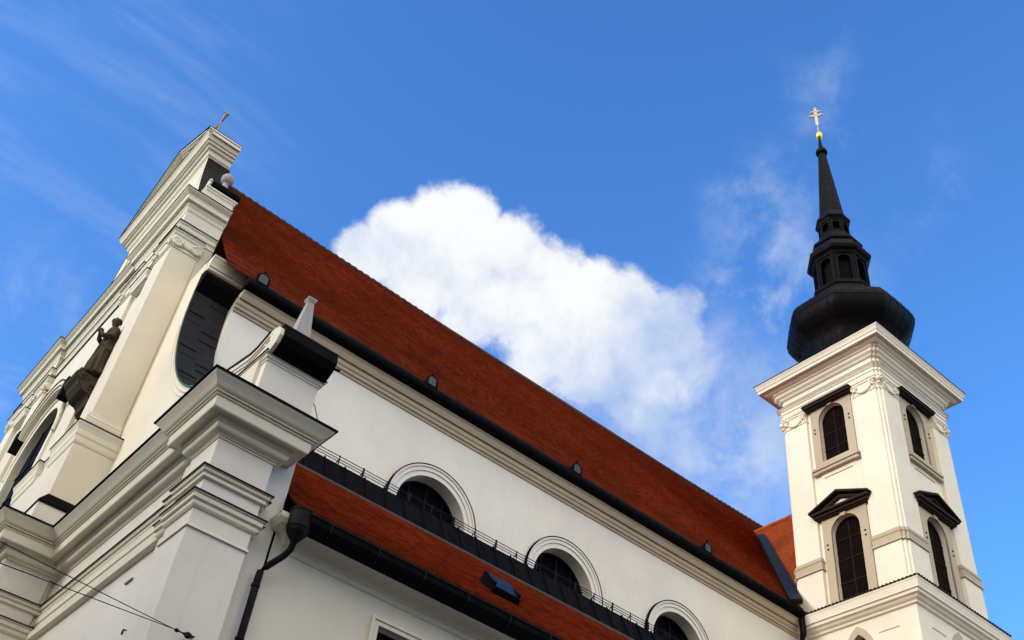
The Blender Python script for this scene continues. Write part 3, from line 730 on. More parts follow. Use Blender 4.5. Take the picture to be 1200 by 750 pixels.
for q in range(1):
    v = [A - dn * .28 + up * .12, A + dn * .26 + up * .16, B + dn * .20 + up * .16, B - dn * .20 + up * .12]
    w_ = [p - up * .22 for p in v]
    vv = [bm.verts.new(p) for p in v]; ww = [bm.verts.new(p) for p in w_]
    bm.faces.new(vv); bm.faces.new(ww[::-1])
    for i in range(4): bm.faces.new([vv[i], vv[(i+1) % 4], ww[(i+1) % 4], ww[i]])
link('valley_flashing', bm, SLATE, cr)
bm = new(); box(bm, 36, 49.5, 7.9, 14.5, 0, 24.4); link('cross_wall', bm, WALL, CH)

# ---- aisle
bm = new()
AWX = [10.90, 16.6]
def sq(x, w, z0, z1): return [(x - w, z0), (x + w, z0), (x + w, z1), (x - w, z1)]
plate(bm, [(7.45, 0), (34.0, 0), (34.0, 12.9), (7.45, 12.9)], [sq(x, .62, 9.0, 11.46) for x in AWX], to_y(0), .5, reveal=.3)
link('aisle_wall', bm, AISLE, CH)
bm = new()
plate(bm, sq(AWX[0], .80, 8.8, 11.60), [sq(AWX[0], .62, 9.0, 11.46)], to_y(-.055), .09)
plate(bm, sq(AWX[0], .82, 8.78, 11.62), [sq(AWX[0], .75, 8.9, 11.56)], to_y(-.085), .12)
aw = link('aisle_window', bm, TRIM, CH)
bm = new(); box(bm, AWX[0] - .63, AWX[0] + .63, .26, .29, 8.9, 11.5); link('pane', bm, GLASS, aw)
bm = new()
for dx in (-.6, 0, .6): box(bm, AWX[0] + dx - .04, AWX[0] + dx + .04, .20, .262, 9, 11.46)
for z in (10.0, 10.8, 11.43): box(bm, AWX[0] - .62, AWX[0] + .62, .205, .265, z - .03, z + .03)
link('window_bars', bm, MUNTIN, aw)
copy_part(aw, CH, (AWX[1] - AWX[0], 0, 0))
bm = new()
sweep(bm, [(34.0, 0), (7.80, 0), (7.80, .2)], [(-.05, 12.62), (.50, 12.62), (.49, 12.52), (.42, 12.42), (.28, 12.38), (.20, 12.34), (.13, 12.24), (.12, 12.17), (.06, 12.15), (.05, 12.07), (.02, 12.04), (-.05, 12.04)])
link('aisle_cornice', bm, AISLE, CH)
ay0, az0, ay1, az1 = -.52, 12.80, 3.50, 16.46
bm = new(); roof_sheet(bm, 7.52, 34.5, ay0, az0, ay1, az1, 19, .08, 30, 0)
rf = link('aisle_roof', bm, TILE2, CH)
bm = new()
tube(bm, [(7.52 + i * .9, ay1 + .02, az1 + .04) for i in range(31)], .075, 8); link('ridge_flashing', bm, FLASH, rf)
bm = new(); prism_x(bm, [(3.56, 16.42), (3.60, 16.60), (4.02, 17.50), (4.10, 17.54), (7.59, 17.75), (7.59, 15.5), (3.9, 15.5)], 7.5, 34.5)
for i in range(40):
    x = 7.9 + i * .66; a = (3.60, 16.60); b = (4.02, 17.50)
    prism_x(bm, [(a[0] - .01, a[1]), (b[0] - .01, b[1]), (b[0] - .05, b[1] + .02), (a[0] - .05, a[1] + .02)], x, x + .03)
link('upper_sheet', bm, BLACK, rf)
bm = new()
prism_x(bm, [(-.62, 12.34), (-.74, 12.38), (-.80, 12.48), (-.80, 12.62), (-.76, 12.64), (-.60, 12.72), (-.44, 12.90), (-.40, 12.86), (-.45, 12.62), (-.45, 12.34)], 7.75, 34.4)
g_ = link('aisle_gutter', bm, BLACK, rf)
bm = new()
for i in range(22): tube(bm, [(8.3 + i * 1.2, -.83, 12.60), (8.3 + i * 1.2, -.83, 12.45), (8.3 + i * 1.2, -.68, 12.33)], .018, 5)
tube(bm, [(7.8, -.81, 12.63), (34.4, -.81, 12.63)], .02, 6)
link('gutter_hooks', bm, SLATE, g_)
# skylight in the aisle roof
u = Vector((0, ay1 - ay0, az1 - az0)).normalized(); nn = Vector((0, -u.z, u.y))
def on_aisle(x, s_, l): p = Vector((x, ay0, az0)) + u * s_ + nn * l; return p
def slab_on(bm, x0, x1, s0, s1, l0, l1):
    vs = [bm.verts.new(on_aisle(*p)) for p in ((x0,s0,l0),(x1,s0,l0),(x1,s1,l0),(x0,s1,l0),(x0,s0,l1),(x1,s0,l1),(x1,s1,l1),(x0,s1,l1))]
    for f in ((0,3,2,1),(4,5,6,7),(0,1,5,4),(1,2,6,5),(2,3,7,6),(3,0,4,7)): bm.faces.new([vs[i] for i in f])
bm = new(); slab_on(bm, 13.40, 14.24, 1.34, 1.44, 0, .20); slab_on(bm, 13.40, 13.47, 1.44, 2.05, 0, .30); slab_on(bm, 14.17, 14.24, 1.44, 2.05, 0, .30); slab_on(bm, 13.40, 14.24, 2.05, 2.12, 0, .33)
sk = link('skylight', bm, BLACK, rf)
bm = new()
vs = [bm.verts.new(on_aisle(*p)) for p in ((13.46, 1.42, .22), (14.18, 1.42, .22), (14.18, 2.02, .34), (13.46, 2.02, .34), (13.46, 1.45, .17), (14.18, 1.45, .17), (14.18, 2.05, .29), (13.46, 2.05, .29))]
for f in ((0,3,2,1),(4,5,6,7),(0,1,5,4),(1,2,6,5),(2,3,7,6),(3,0,4,7)): bm.faces.new([vs[i] for i in f])
sg = link('skylight_pane', bm, SKYL, rf)
# snow guard on the aisle roof
bm = new()
y, z = 4.03, 17.54
for h in (.05, .13, .22): tube(bm, [(7.6, y, z + h), (34.4, y, z + h)], .012, 6)
for i in range(34):
    x = 7.95 + i * .80
    tube(bm, [(x, y, z - .02), (x, y, z + .25)], .018 if i % 2 else .030, 6); tube(bm, [(x, y + .25, z), (x, y, z + .16)], .016, 5)
link('snow_guard', bm, IRON, rf)
bm = new(); tube(bm, [(7.599, .8, 16.617), (7.732, .8, 16.475), (7.868, .8, 16.311), (7.992, .8, 16.092), (8.075, .8, 15.817)], .011, 5); link('lightning_conductor', bm, IRON, CH)

# ---- downpipe with its hopper at the corner
bm = new()
lathe(bm, [(.06, 12.00), (.10, 12.06), (.21, 12.22), (.235, 12.30), (.25, 12.32), (.25, 12.35), (.235, 12.36), (.235, 12.66), (.25, 12.68), (.25, 12.72), (.05, 12.73)], (7.69, -.58), 22)
tube(bm, [(7.68, -.50, 12.62), (7.60, -.45, 12.62), (7.42, -.30, 12.56)], [.07, .06, .045], 8)
hp_ = link('rain_hopper', bm, IRON, CH)
bm = new()
tube(bm, [(7.69, -.58, 12.06), (7.70, -.50, 11.90), (7.64, -.40, 11.76), (7.42, -.2, 11.48), (7.35, -.17, 11.36), (7.34, -.17, 11.2), (7.34, -.17, 0.2)], .068, 12)
for z in (11.05, 9.95, 8.0, 6.0): lathe(bm, [(.078, z - .03), (.09, z - .02), (.09, z + .02), (.078, z + .03)], (7.34, -.17), 14)
for z in (11.05, 8.0): tube(bm, [(7.34, -.17, z), (7.36, .02, z)], .016, 6); 
link('downpipe', bm, IRON, CH, smooth=False)
bm = new(); tube(bm, [(34.72, 7.05, 24.2), (34.72, 7.05, 23.3), (34.80, 7.25, 22.9), (34.80, 7.3, 22.4), (34.8, 7.3, 2)], [.14, .14, .07, .06, .06], 10)
link('downpipe', bm, IRON, CH)

# ================================================================== TOWER
TCX, TCY, H = 38.05, 4.75, 2.85
TW = thing('bell_tower', (TCX, TCY, 0), 'square cream bell tower with black onion dome and tall needle spire behind the church nave', 'tower')
def rotk(k):
    c, s_ = [(1, 0), (0, 1), (-1, 0), (0, -1)][k]
    return lambda x, y: (TCX + x * c - y * s_, TCY + x * s_ + y * c)
def face(k, base):                       # face k: a along the face, b up, d in front of 'base'
    r = rotk(k)
    def f(a, b, d):
        x, y = r(a, -(base + d)); return (x, y, b)
    return f
FACES = (0, 3, 2, 1)                     # 0 looks to -Y, 3 to -X
LOW = 2.78
sqr = lambda h: [(TCX - h, TCY - h), (TCX + h, TCY - h), (TCX + h, TCY + h), (TCX - h, TCY + h)]
# lower shaft
def lancet(a, w, z0, zs, zt, n=10):
    pts = [(a - w, z0), (a + w, z0), (a + w, zs)]
    rr = ((zt - zs) ** 2 + w * w) / (2 * w)
    for i in range(1, n): 
        th = math.asin((zt - zs) / rr) * i / n; pts.append((a + w - rr + rr * math.cos(th), zs + rr * math.sin(th)))
    pts.append((a, zt))
    for i in range(n - 1, 0, -1):
        th = math.asin((zt - zs) / rr) * i / n; pts.append((a - w + rr - rr * math.cos(th), zs + rr * math.sin(th)))
    pts.append((a - w, zs)); return pts
bm = new()
for kf in FACES: plate(bm, [(-LOW, 0), (LOW, 0), (LOW, 23.5), (-LOW, 23.5)], [lancet(0, .48, 18.5, 21.9, 22.75)], face(kf, LOW), .4, sides=False, back=False)
link('lower_shaft', bm, TOWERW, TW)
bm = new()
plate(bm, lancet(0, .72, 18.2, 21.9, 23.12), [lancet(0, .48, 18.5, 21.9, 22.75)], face(0, LOW + .05), .09)
gwn = link('pointed_window', bm, STONE, TW)
bm = new(); plate(bm, lancet(0, .5, 18.4, 21.9, 22.8), [], face(0, LOW - .36), .02); link('pane', bm, LOUVRE, gwn)
def spin(o, kf):
    c = o.copy(); COL.objects.link(c); c.parent = o.parent
    ang = kf * PI / 2
    c.rotation_euler = (0, 0, ang)
    base = Vector((TCX, TCY, 0)); 
    # meshes hold world coordinates; turn them about the tower's axis
    c.location = Matrix.Rotation(ang, 4, 'Z') @ (-base)
    for ch in list(o.children):
        d = ch.copy(); COL.objects.link(d); d.parent = c
    return c
for kf in (3, 2, 1): spin(gwn, kf)
for kf in FACES:
    f = face(kf, LOW)
    for a0, a1, z in ((-1.9, -.95, 22.55), (.95, 1.9, 22.55)):
        bm = new()
        vs = [f(a0, z, .02), f(a1, z, .02), f(a1, z + .03, .02), f(a0, z + .03, .02), f(a0, z, -.02), f(a1, z, -.02), f(a1, z + .03, -.02), f(a0, z + .03, -.02)]
        vv = [bm.verts.new(p) for p in vs]
        for q in ((0,3,2,1),(4,5,6,7),(0,1,5,4),(1,2,6,5),(2,3,7,6),(3,0,4,7)): bm.faces.new([vv[i] for i in q])
        link('plaster_joint', bm, STONE, TW)
bm = new()
sweep(bm, sqr(LOW), [(-.4, 24.10), (.56, 24.10), (.56, 24.03), (.53, 23.98), (.50, 23.86), (.47, 23.74), (.47, 23.68), (.40, 23.66), (.38, 23.54), (.28, 23.50), (.22, 23.42), (.12, 23.36), (.10, 23.28), (.03, 23.25), (-.1, 23.25)], closed=True, side=-1)
lc = link('lower_cornice', bm, TOWERW, TW)
bm = new()
sweep(bm, sqr(LOW), [(-.4, 24.105), (.57, 24.105), (.59, 24.09), (.60, 24.13), (-.05, 24.30), (-.4, 24.30)], closed=True, side=-1)
for kf in FACES:
    f = face(kf, LOW + .585)
    n_ = 36
    for i in range(n_):
        a = -3.35 + 6.7 * (i + .5) / n_
        ball(bm, f(a, 24.125, 0), .055, sub=1)
link('cornice_tiles', bm, BROWNM, lc)
# upper shaft
UPR = 2.70
WU = (0.73, 31.75, 34.10); WL = (0.75, 24.15, 27.80)
bm = new()
for kf in FACES:
    plate(bm, [(-UPR, 24.05), (UPR, 24.05), (UPR, 36.3), (-UPR, 36.3)], [arch(0, WU[0], WU[1], WU[2], 20, .76), arch(0, WL[0], 24.45, WL[2], 20, .76)], face(kf, UPR), .45, sides=False, back=False)
link('upper_shaft', bm, TOWERW, TW)
A1, A2, CB = 1.36, 2.63, 2.76
def cluster(k, x=0.0):
    r = rotk(k)
    loc = [(A1, -UPR + .1), (A1, -H), (A2, -H), (A2, -CB), (CB, -CB), (CB, -A2), (H, -A2), (H, -A1), (UPR - .1, -A1)]
    return [r(a, b) for a, b in loc]
for k_ in range(4):
    bm = new(); pth = cluster(k_)
    prism_z(bm, pth, 24.06, 35.25)
    cpil = link('corner_pilaster', bm, TOWERW, TW)
    bm = new()
    sweep(bm, pth, [(-.05, 26.66), (.10, 26.66), (.10, 26.61), (.07, 26.58), (.06, 26.30), (.09, 26.27), (.10, 26.20), (-.05, 26.20)], side=-1)
    sweep(bm, pth, [(-.05, 26.84), (.03, 26.84), (.05, 26.80), (.05, 26.70), (-.05, 26.70)], side=-1)
    link('pilaster_band', bm, STONE, cpil)
    bm = new(); sweep(bm, pth, [(-.05, 24.06), (.035, 24.06), (.035, 26.18), (-.05, 26.18)], side=-1); link('pilaster_base', bm, TOWERW, cpil)
    # capital with volutes and hanging garlands
    bm = new()
    sweep(bm, pth, [(-.05, 35.20), (.10, 35.20), (.10, 35.12), (.05, 35.08), (.04, 35.0), (-.05, 35.0)], side=-1)
    sweep(bm, pth, [(-.05, 34.46), (.03, 34.46), (.04, 34.43), (.03, 34.40), (-.05, 34.40)], side=-1)
    r = rotk(k_)
    for sw in (0, 1):
        def F(a, b, d):
            p = (a, -(H + d)) if not sw else (H + d, -a)
            x, y = r(*p); return Vector((x, y, b))
        fa = (F(1, 0, 0) - F(0, 0, 0))
        for ac in (1.49, 2.53): spiral(bm, F(ac, 34.86, .08), fa, (0, 0, 1), .17, 1.5, .045, .4, 1 if ac > 2 else -1); ball(bm, F(ac, 34.70, .07), .07, sub=1)
        nb = 13
        for i in range(nb + 1):
            f = i / nb; a = 1.49 + (2.53 - 1.49) * f; z = 34.78 - .34 * (1 - (2 * f - 1) ** 2)
            ball(bm, F(a + random.uniform(-.01, .01), z, .06), .05 + .022 * (1 - abs(2 * f - 1)), sub=1)
        for ac in (1.44, 2.58):
            for i in range(3): ball(bm, F(ac, 34.66 - i * .09, .05), .05 - .008 * i, sub=1)
    ball(bm, (*r(CB + .06, -CB - .06), 34.9), .14, sub=2); ball(bm, (*r(CB + .03, -CB - .03), 34.68), .10, sub=1)
    link('garland_capital', bm, TOWERW, cpil)
# entablature with broken corners, then the broad cornice
def ring_path():
    pts = []
    for k_ in range(4):
        r = rotk(k_)
        pts += [r(a, b) for a, b in ((A2, -H), (A2, -CB), (CB, -CB), (CB, -A2), (H, -A2))]
    return pts
bm = new()
rp = ring_path()
prism_z(bm, rp, 35.22, 37.1)
sweep(bm, rp, [(-.05, 35.80), (.20, 35.80), (.20, 35.75), (.15, 35.72), (.10, 35.64), (.06, 35.635), (.06, 35.60), (.09, 35.59), (.09, 35.44), (.05, 35.42), (.04, 35.26), (-.05, 35.24)], closed=True, side=-1)
sweep(bm, rp, [(-.05, 36.78), (.36, 36.78), (.35, 36.70), (.30, 36.66), (.24, 36.655), (.24, 36.62), (.28, 36.61), (.24, 36.50), (.14, 36.42), (.10, 36.34), (.05, 36.30), (-.05, 36.29)], closed=True, side=-1)
te = link('top_entablature', bm, TOWERW, TW)
bm = new()
sweep(bm, sqr(H), [(-.4, 37.36), (.88, 37.36), (.875, 37.30), (.83, 37.24), (.78, 37.13), (.77, 37.08), (.72, 37.07), (.72, 37.04), (.755, 37.03), (.74, 36.88), (.71, 36.87), (.70, 36.91), (.55, 36.91), (.54, 36.84), (.48, 36.79), (.36, 36.74), (-.4, 36.74)], closed=True, side=-1)
tcn_ = link('top_cornice', bm, TOWERW, TW)
bm = new(); sweep(bm, sqr(H), [(-.4, 37.364), (.89, 37.364), (.905, 37.35), (.905, 37.385), (.4, 37.50), (-.4, 37.55)], closed=True, side=-1); link('cornice_sheet', bm, BLACK, tcn_)
bm = new(); sweep(bm, rp, [(-.05, 35.804), (.205, 35.804), (.22, 35.795), (.22, 35.815), (-.05, 35.83)], closed=True, side=-1); link('cornice_sheet', bm, BROWNM, te)

# windows of the upper shaft: build on face 0, turn copies onto the others
f0 = face(0, UPR)
def fbox(bm, a0, a1, z0, z1, d0, d1):
    vv = [bm.verts.new(f0(*p)) for p in ((a0,z0,d0),(a1,z0,d0),(a1,z0,d1),(a0,z0,d1),(a0,z1,d0),(a1,z1,d0),(a1,z1,d1),(a0,z1,d1))]
    for q in ((0,3,2,1),(4,5,6,7),(0,1,5,4),(1,2,6,5),(2,3,7,6),(3,0,4,7)): bm.faces.new([vv[i] for i in q])
def fprism(bm, pts, d0, d1): prism(bm, pts, lambda a, b: f0(a, b, d0), lambda a, b: f0(a, b, d1))
# belfry window (upper)
bm = new(); plate(bm, sq(0, 1.16, 31.42, 34.92), [arch(0, WU[0], WU[1], WU[2], 20, .76)], face(0, UPR + .07), .10)
for z in (33.9, 32.6):                     # iron cramps are shadow gaps of the stone frame
    pass
fprism(bm, [(-.11, 34.80), (.11, 34.80), (.15, 34.93), (-.15, 34.93)], .06, .14)
bw = link('belfry_window', bm, STONE, TW)
bm = new(); fbox(bm, -1.27, 1.27, 31.30, 31.44, -.02, .24); fbox(bm, -1.20, 1.20, 31.14, 31.305, -.02, .18); fbox(bm, -1.27, -.95, 31.10, 31.20, -.02, .20); fbox(bm, .95, 1.27, 31.10, 31.20, -.02, .20); link('sill', bm, STONE, bw)
bm = new(); fbox(bm, -.78, .78, 30.86, 30.90, -.02, .03); link('apron_line', bm, STONE, bw)
bm = new(); fbox(bm, -1.36, 1.36, 34.98, 35.10, -.02, .40); fbox(bm, -1.28, 1.28, 34.90, 34.982, -.02, .28); fprism(bm, [(-1.42, 35.10), (1.42, 35.10), (1.34, 35.17), (-1.34, 35.17)], -.02, .44); link('hood', bm, BROWNM, bw)
def louvre(bm, w, z0, zs, rise, dark):
    plate(bm, arch(0, w + .05, z0 - .05, zs, 20, rise + .05), [], face(0, UPR - .24), .03)
bm = new(); louvre(bm, WU[0], WU[1], WU[2], .76, 1); link('shutter', bm, LOUVRE, bw)
bm = new()
fbox(bm, -.025, .025, WU[1], 34.8, -.235, -.21)
for z in (32.5, 33.4): fbox(bm, -.73, .73, z, z + .05, -.236, -.206)
link('window_bars', bm, sheet('bar_wood', (.022, .013, .010), .8, .05), bw)
bm = new()
for a in (-.98, .98):
    for z in (33.75, 33.52): ball(bm, f0(a, z, .08), .05, sub=1)
link('shutter_hook', bm, IRON, bw)
for kf in (3, 2, 1): spin(bw, kf)
# lower tower window with triangular pediment
bm = new(); plate(bm, sq(0, 1.18, 24.12, 28.66), [arch(0, WL[0], 24.46, WL[2], 20, .76)], face(0, UPR + .07), .10)
fprism(bm, [(-.11, 28.48), (.11, 28.48), (.16, 28.66), (-.16, 28.66)], .06, .14)
lw = link('pedimented_window', bm, STONE, TW)
bm = new()
fbox(bm, -1.52, 1.52, 28.86, 28.97, -.02, .42); fbox(bm, -1.43, 1.43, 28.72, 28.862, -.02, .30); fbox(bm, -1.36, 1.36, 28.665, 28.722, -.02, .22)
fprism(bm, [(-1.60, 28.972), (0, 29.60), (1.60, 28.972), (1.60, 29.06), (0, 29.71), (-1.60, 29.06)], -.02, .46)
fprism(bm, [(-1.40, 28.972), (0, 29.53), (1.40, 28.972), (1.08, 28.972), (0, 29.40), (-1.08, 28.972)], -.02, .26)
pdm = link('pediment', bm, BROWNM, lw)
bm = new(); fprism(bm, [(-1.05, 28.975), (1.05, 28.975), (0, 29.395)], -.02, .10); fprism(bm, [(-.62, 29.02), (.62, 29.02), (0, 29.27)], -.02, .16); link('tympanum', bm, TOWERW, pdm); pdm.children[0].parent = lw
bm = new(); louvre(bm, WL[0], 24.4, WL[2], .76, 1); link('shutter', bm, LOUVRE, lw)
bm = new()
fbox(bm, -.025, .025, 24.4, 28.5, -.235, -.21)
for z in (25.4, 26.5, 27.5): fbox(bm, -.75, .75, z, z + .05, -.236, -.206)
link('window_bars', bm, bpy.data.materials['bar_wood'], lw)
bm = new()
for a in (-.98, .98):
    for z in (27.35, 27.12): ball(bm, f0(a, z, .08), .05, sub=1)
link('shutter_hook', bm, IRON, lw)
for kf in (3, 2, 1): spin(lw, kf)

# ---- dome, lantern, spire
C8 = 1 / math.cos(PI / 8)
def oct_(bm, prof, seg=8): lathe(bm, [(r * C8, z) for r, z in prof], (TCX, TCY), seg, PI / 8)
def soft8(a, k_=.85):                     # octagon with rounded corners
    q = (a + PI / 8) % (PI / 4) - PI / 8
    return (1 / math.cos(q)) * k_ + (1 - k_) * 1.035
def soft_oct(bm, prof, seg=64):
    rings = [[bm.verts.new((TCX + r * soft8(2*PI*i/seg) * math.cos(2*PI*i/seg), TCY + r * soft8(2*PI*i/seg) * math.sin(2*PI*i/seg), z)) for i in range(seg)] for r, z in prof]
    for A, B in zip(rings, rings[1:]):
        for i in range(seg): bm.faces.new([A[i], A[(i+1) % seg], B[(i+1) % seg], B[i]])
    bm.faces.new(rings[0]); bm.faces.new(rings[-1][::-1])
bm = new()
# square skirt that turns into the octagon
rings = []
for r, z, q in ((3.55, 37.40, 1.0), (3.15, 37.55, .8), (2.78, 37.85, .4), (2.55, 38.2, .1), (2.42, 38.52, 0)):
    ring = []
    for k_ in range(8):
        a = PI / 8 + k_ * PI / 4
        o8 = Vector((math.cos(a), math.sin(a))) * C8
        s8 = Vector((math.copysign(1, o8.x) if abs(o8.x) > .5 else o8.x, math.copysign(1, o8.y) if abs(o8.y) > .5 else o8.y))
        sgx, sgy = math.copysign(1, o8.x), math.copysign(1, o8.y)
        s8 = Vector((sgx, sgy * .98)) if abs(o8.x) > abs(o8.y) else Vector((sgx * .98, sgy))
        p = o8.lerp(s8, q) * r
        ring.append(bm.verts.new((TCX + p.x, TCY + p.y, z)))
    rings.append(ring)
for Aa, Bb in zip(rings, rings[1:]):
    for k_ in range(8): bm.faces.new([Aa[k_], Aa[(k_+1) % 8], Bb[(k_+1) % 8], Bb[k_]])
sk_ = link('dome_skirt', bm, DOME, TW)
ONION = [(2.40, 38.5), (2.24, 39.1), (2.22, 39.6), (2.36, 39.95), (2.66, 40.3), (2.96, 40.62), (3.13, 40.98), (3.18, 41.35), (3.11, 41.75), (2.90, 42.12), (2.56, 42.43), (2.20, 42.66), (1.93, 42.9), (1.78, 43.2), (1.68, 43.55), (1.60, 43.9)]
bm = new(); soft_oct(bm, ONION)
on = link('onion_dome', bm, DOME, TW, smooth=True)
bm = new()                                   # standing seams of the sheet copper
for kf in range(8):
    a0 = kf * PI / 4
    for off in (-.30, -.1, .1, .30):
        pts = []
        for r, z in ONION:
            e = Vector((math.cos(a0), math.sin(a0))) * r + Vector((-math.sin(a0), math.cos(a0))) * (off * 2 * r * math.tan(PI / 8) * 1.15)
            an = math.atan2(e.y, e.x); rr = r * soft8(an) + .004
            pts.append((TCX + rr * math.cos(an), TCY + rr * math.sin(an), z))
        tube(bm, pts, .014, 4)
for i in (4, 7, 10, 11): 
    r, z = ONION[i]
    tube(bm, [(TCX + (r * soft8(a) + .003) * math.cos(a), TCY + (r * soft8(a) + .003) * math.sin(a), z) for a in [k_ * PI / 32 for k_ in range(65)]], .012, 4)
link('dome_seam', bm, DOME, on)
bm = new(); oct_(bm, [(1.45, 43.6), (1.66, 43.62), (1.72, 43.70), (1.71, 43.84), (1.60, 43.98), (1.50, 44.15), (1.35, 44.2)]); link('lantern_base', bm, DOME, TW)
def lantern(r, z0, z1, w, name):
    bm = new(); oct_(bm, [(r - .30, z0), (r - .30, z1)]); core = link(name, bm, BLACK, TW)
    bm = new()
    for k_ in range(8):
        a = k_ * PI / 4; n_ = Vector((math.cos(a), math.sin(a))); t2 = Vector((-n_.y, n_.x))
        hw = r * math.tan(PI / 8)
        def f(p, b, d): v = n_ * (r + d) + t2 * p; return (TCX + v.x, TCY + v.y, b)
        plate(bm, [(-hw, z0), (hw, z0), (hw, z1), (-hw, z1)], [arch(0, w, z0 + .12, z1 - w - .18, 10)], f, .22, sides=False, back=False)
        for sgn in (-1, 1):
            prism(bm, [(sgn * hw * .99, 0), (sgn * (hw - .10), 0), (sgn * (hw - .10), .05), (sgn * hw * .99, .05)], lambda p, d: f(p, z0, d), lambda p, d: f(p, z1, d))
    link('lantern_arcade', bm, DOME, core)
lantern(1.36, 44.15, 46.40, .34, 'lantern')
bm = new(); oct_(bm, [(1.25, 46.3), (1.42, 46.35), (1.48, 46.48), (1.64, 46.62), (1.70, 46.78), (1.68, 46.92), (1.56, 47.05), (1.46, 47.3), (1.36, 47.5), (1.28, 47.68), (1.36, 47.72), (1.37, 47.86), (1.12, 48.2), (.95, 48.5), (.84, 48.8), (.78, 48.95), (.6, 48.95)])
link('lantern_roof', bm, DOME, TW)
lantern(.78, 48.9, 49.92, .2, 'small_lantern')
bm = new(); oct_(bm, [(.7, 49.85), (.82, 49.88), (.87, 50.0), (.95, 50.1), (.97, 50.2), (.88, 50.33), (.78, 50.6), (.70, 50.85), (.5, 50.85)]); link('lantern_roof', bm, DOME, TW)
bm = new(); oct_(bm, [(.68, 50.8), (.22, 57.05), (.2, 57.05)]); 
sp = link('spire', bm, DOME, TW)
bm = new(); lathe(bm, [(.2, 57.0), (.34, 57.05), (.37, 57.2), (.34, 57.35), (.2, 57.4), (.14, 57.8), (.08, 58.4), (.06, 58.75)], (TCX, TCY), 16); link('spire_collar', bm, DOME, sp)
bm = new(); lathe(bm, [(.04, 58.6), (.1, 58.66), (.19, 58.75), (.235, 58.86), (.255, 59.0), (.235, 59.14), (.18, 59.25), (.1, 59.32), (.03, 59.34)], (TCX, TCY), 20); link('gilt_ball', bm, GOLD, TW, smooth=True)
# double-barred cross, arms along the tower's Y side
bm = new()
def bar(c0, c1, w): tube(bm, [c0, c1], w, 6)
cx, cy = TCX, TCY
tube(bm, [(cx, cy, 59.3), (cx, cy, 60.1)], .03, 6)
ds = Vector((.52, -.85, 0)).normalized()
def flat(c, e, hw):
    c = Vector(c); e = Vector(e); d = (e - c).normalized(); s_ = d.cross(Vector((ds.y, -ds.x, 0))).normalized(); t3 = Vector((ds.y, -ds.x, 0)) * .04
    vv = [bm.verts.new(p) for p in (c - s_*hw - t3, c + s_*hw - t3, e + s_*hw - t3, e - s_*hw - t3, c - s_*hw + t3, c + s_*hw + t3, e + s_*hw + t3, e - s_*hw + t3)]
    for q in ((0,3,2,1),(4,5,6,7),(0,1,5,4),(1,2,6,5),(2,3,7,6),(3,0,4,7)): bm.faces.new([vv[i] for i in q])
flat((cx, cy, 60.1), (cx, cy, 62.0), .09)
o_ = Vector((cx, cy, 61.2)); flat(o_ - ds * .36, o_ + ds * .36, .075)
o_ = Vector((cx, cy, 61.62)); flat(o_ - ds * .25, o_ + ds * .25, .07)
for s1, z, l in ((1, 61.2, .36), (-1, 61.2, .36), (1, 61.62, .25), (-1, 61.62, .25)): ball(bm, Vector((cx, cy, z)) + ds * s1 * l, .10, sub=1)
ball(bm, (cx, cy, 62.0), .10, sub=1)
link('patriarchal_cross', bm, PALEGOLD, TW)

# ================================================================== LOOSE THINGS
# obelisk on the end of the scroll
ob = thing('obelisk', (6.92, .5, 16.7), 'small weathered grey stone obelisk with capped tip standing behind the black scroll roll', 'obelisk')
def frust(bm, cx, cy, h0, h1, z0, z1):
    vv = [bm.verts.new((cx + sx * h, cy + sy * h, z)) for h, z in ((h0, z0), (h1, z1)) for sx, sy in ((-1,-1),(1,-1),(1,1),(-1,1))]
    for q in ((0,3,2,1),(4,5,6,7),(0,1,5,4),(1,2,6,5),(2,3,7,6),(3,0,4,7)): bm.faces.new([vv[i] for i in q])
OX, OY = 6.95, .75
bm = new(); frust(bm, OX, OY, .215, .215, 16.72, 17.75); frust(bm, OX, OY, .25, .25, 17.70, 17.80)
bevel(bm, .012, 1); link('base', bm, OBEL, ob)
bm = new(); frust(bm, OX, OY, .205, .075, 17.80, 19.02); link('shaft', bm, OBEL, ob)
bm = new(); frust(bm, OX, OY, .085, .115, 18.98, 19.05); frust(bm, OX, OY, .12, .12, 19.05, 19.11); frust(bm, OX, OY, .11, .02, 19.11, 19.20); link('cap', bm, OBEL, ob)
# ball finial on the upper cornice
fu = thing('ball_finial', (5.75, 9.75, 29.64), 'rounded stone ball finial on a foot beside the gable attic', 'finial')
FX, FY = 5.72, 9.62
bm = new(); lathe(bm, [(r_ * .78, z_) for r_, z_ in [(.30, 29.60), (.32, 29.72), (.26, 29.80), (.20, 29.84), (.17, 29.95), (.13, 30.05), (.12, 30.12), (.2, 30.17)]], (FX, FY), 20); link('foot', bm, URN, fu, True)
bm = new(); lathe(bm, [(r_ * .76, 30.12 + (z_ - 30.12) * .82) for r_, z_ in [(.08, 30.12), (.19, 30.16), (.28, 30.27), (.31, 30.40), (.30, 30.50), (.24, 30.62), (.15, 30.70), (.07, 30.74), (.05, 30.80), (.02, 30.83)]], (FX, FY), 24); link('ball', bm, URN, fu, True)

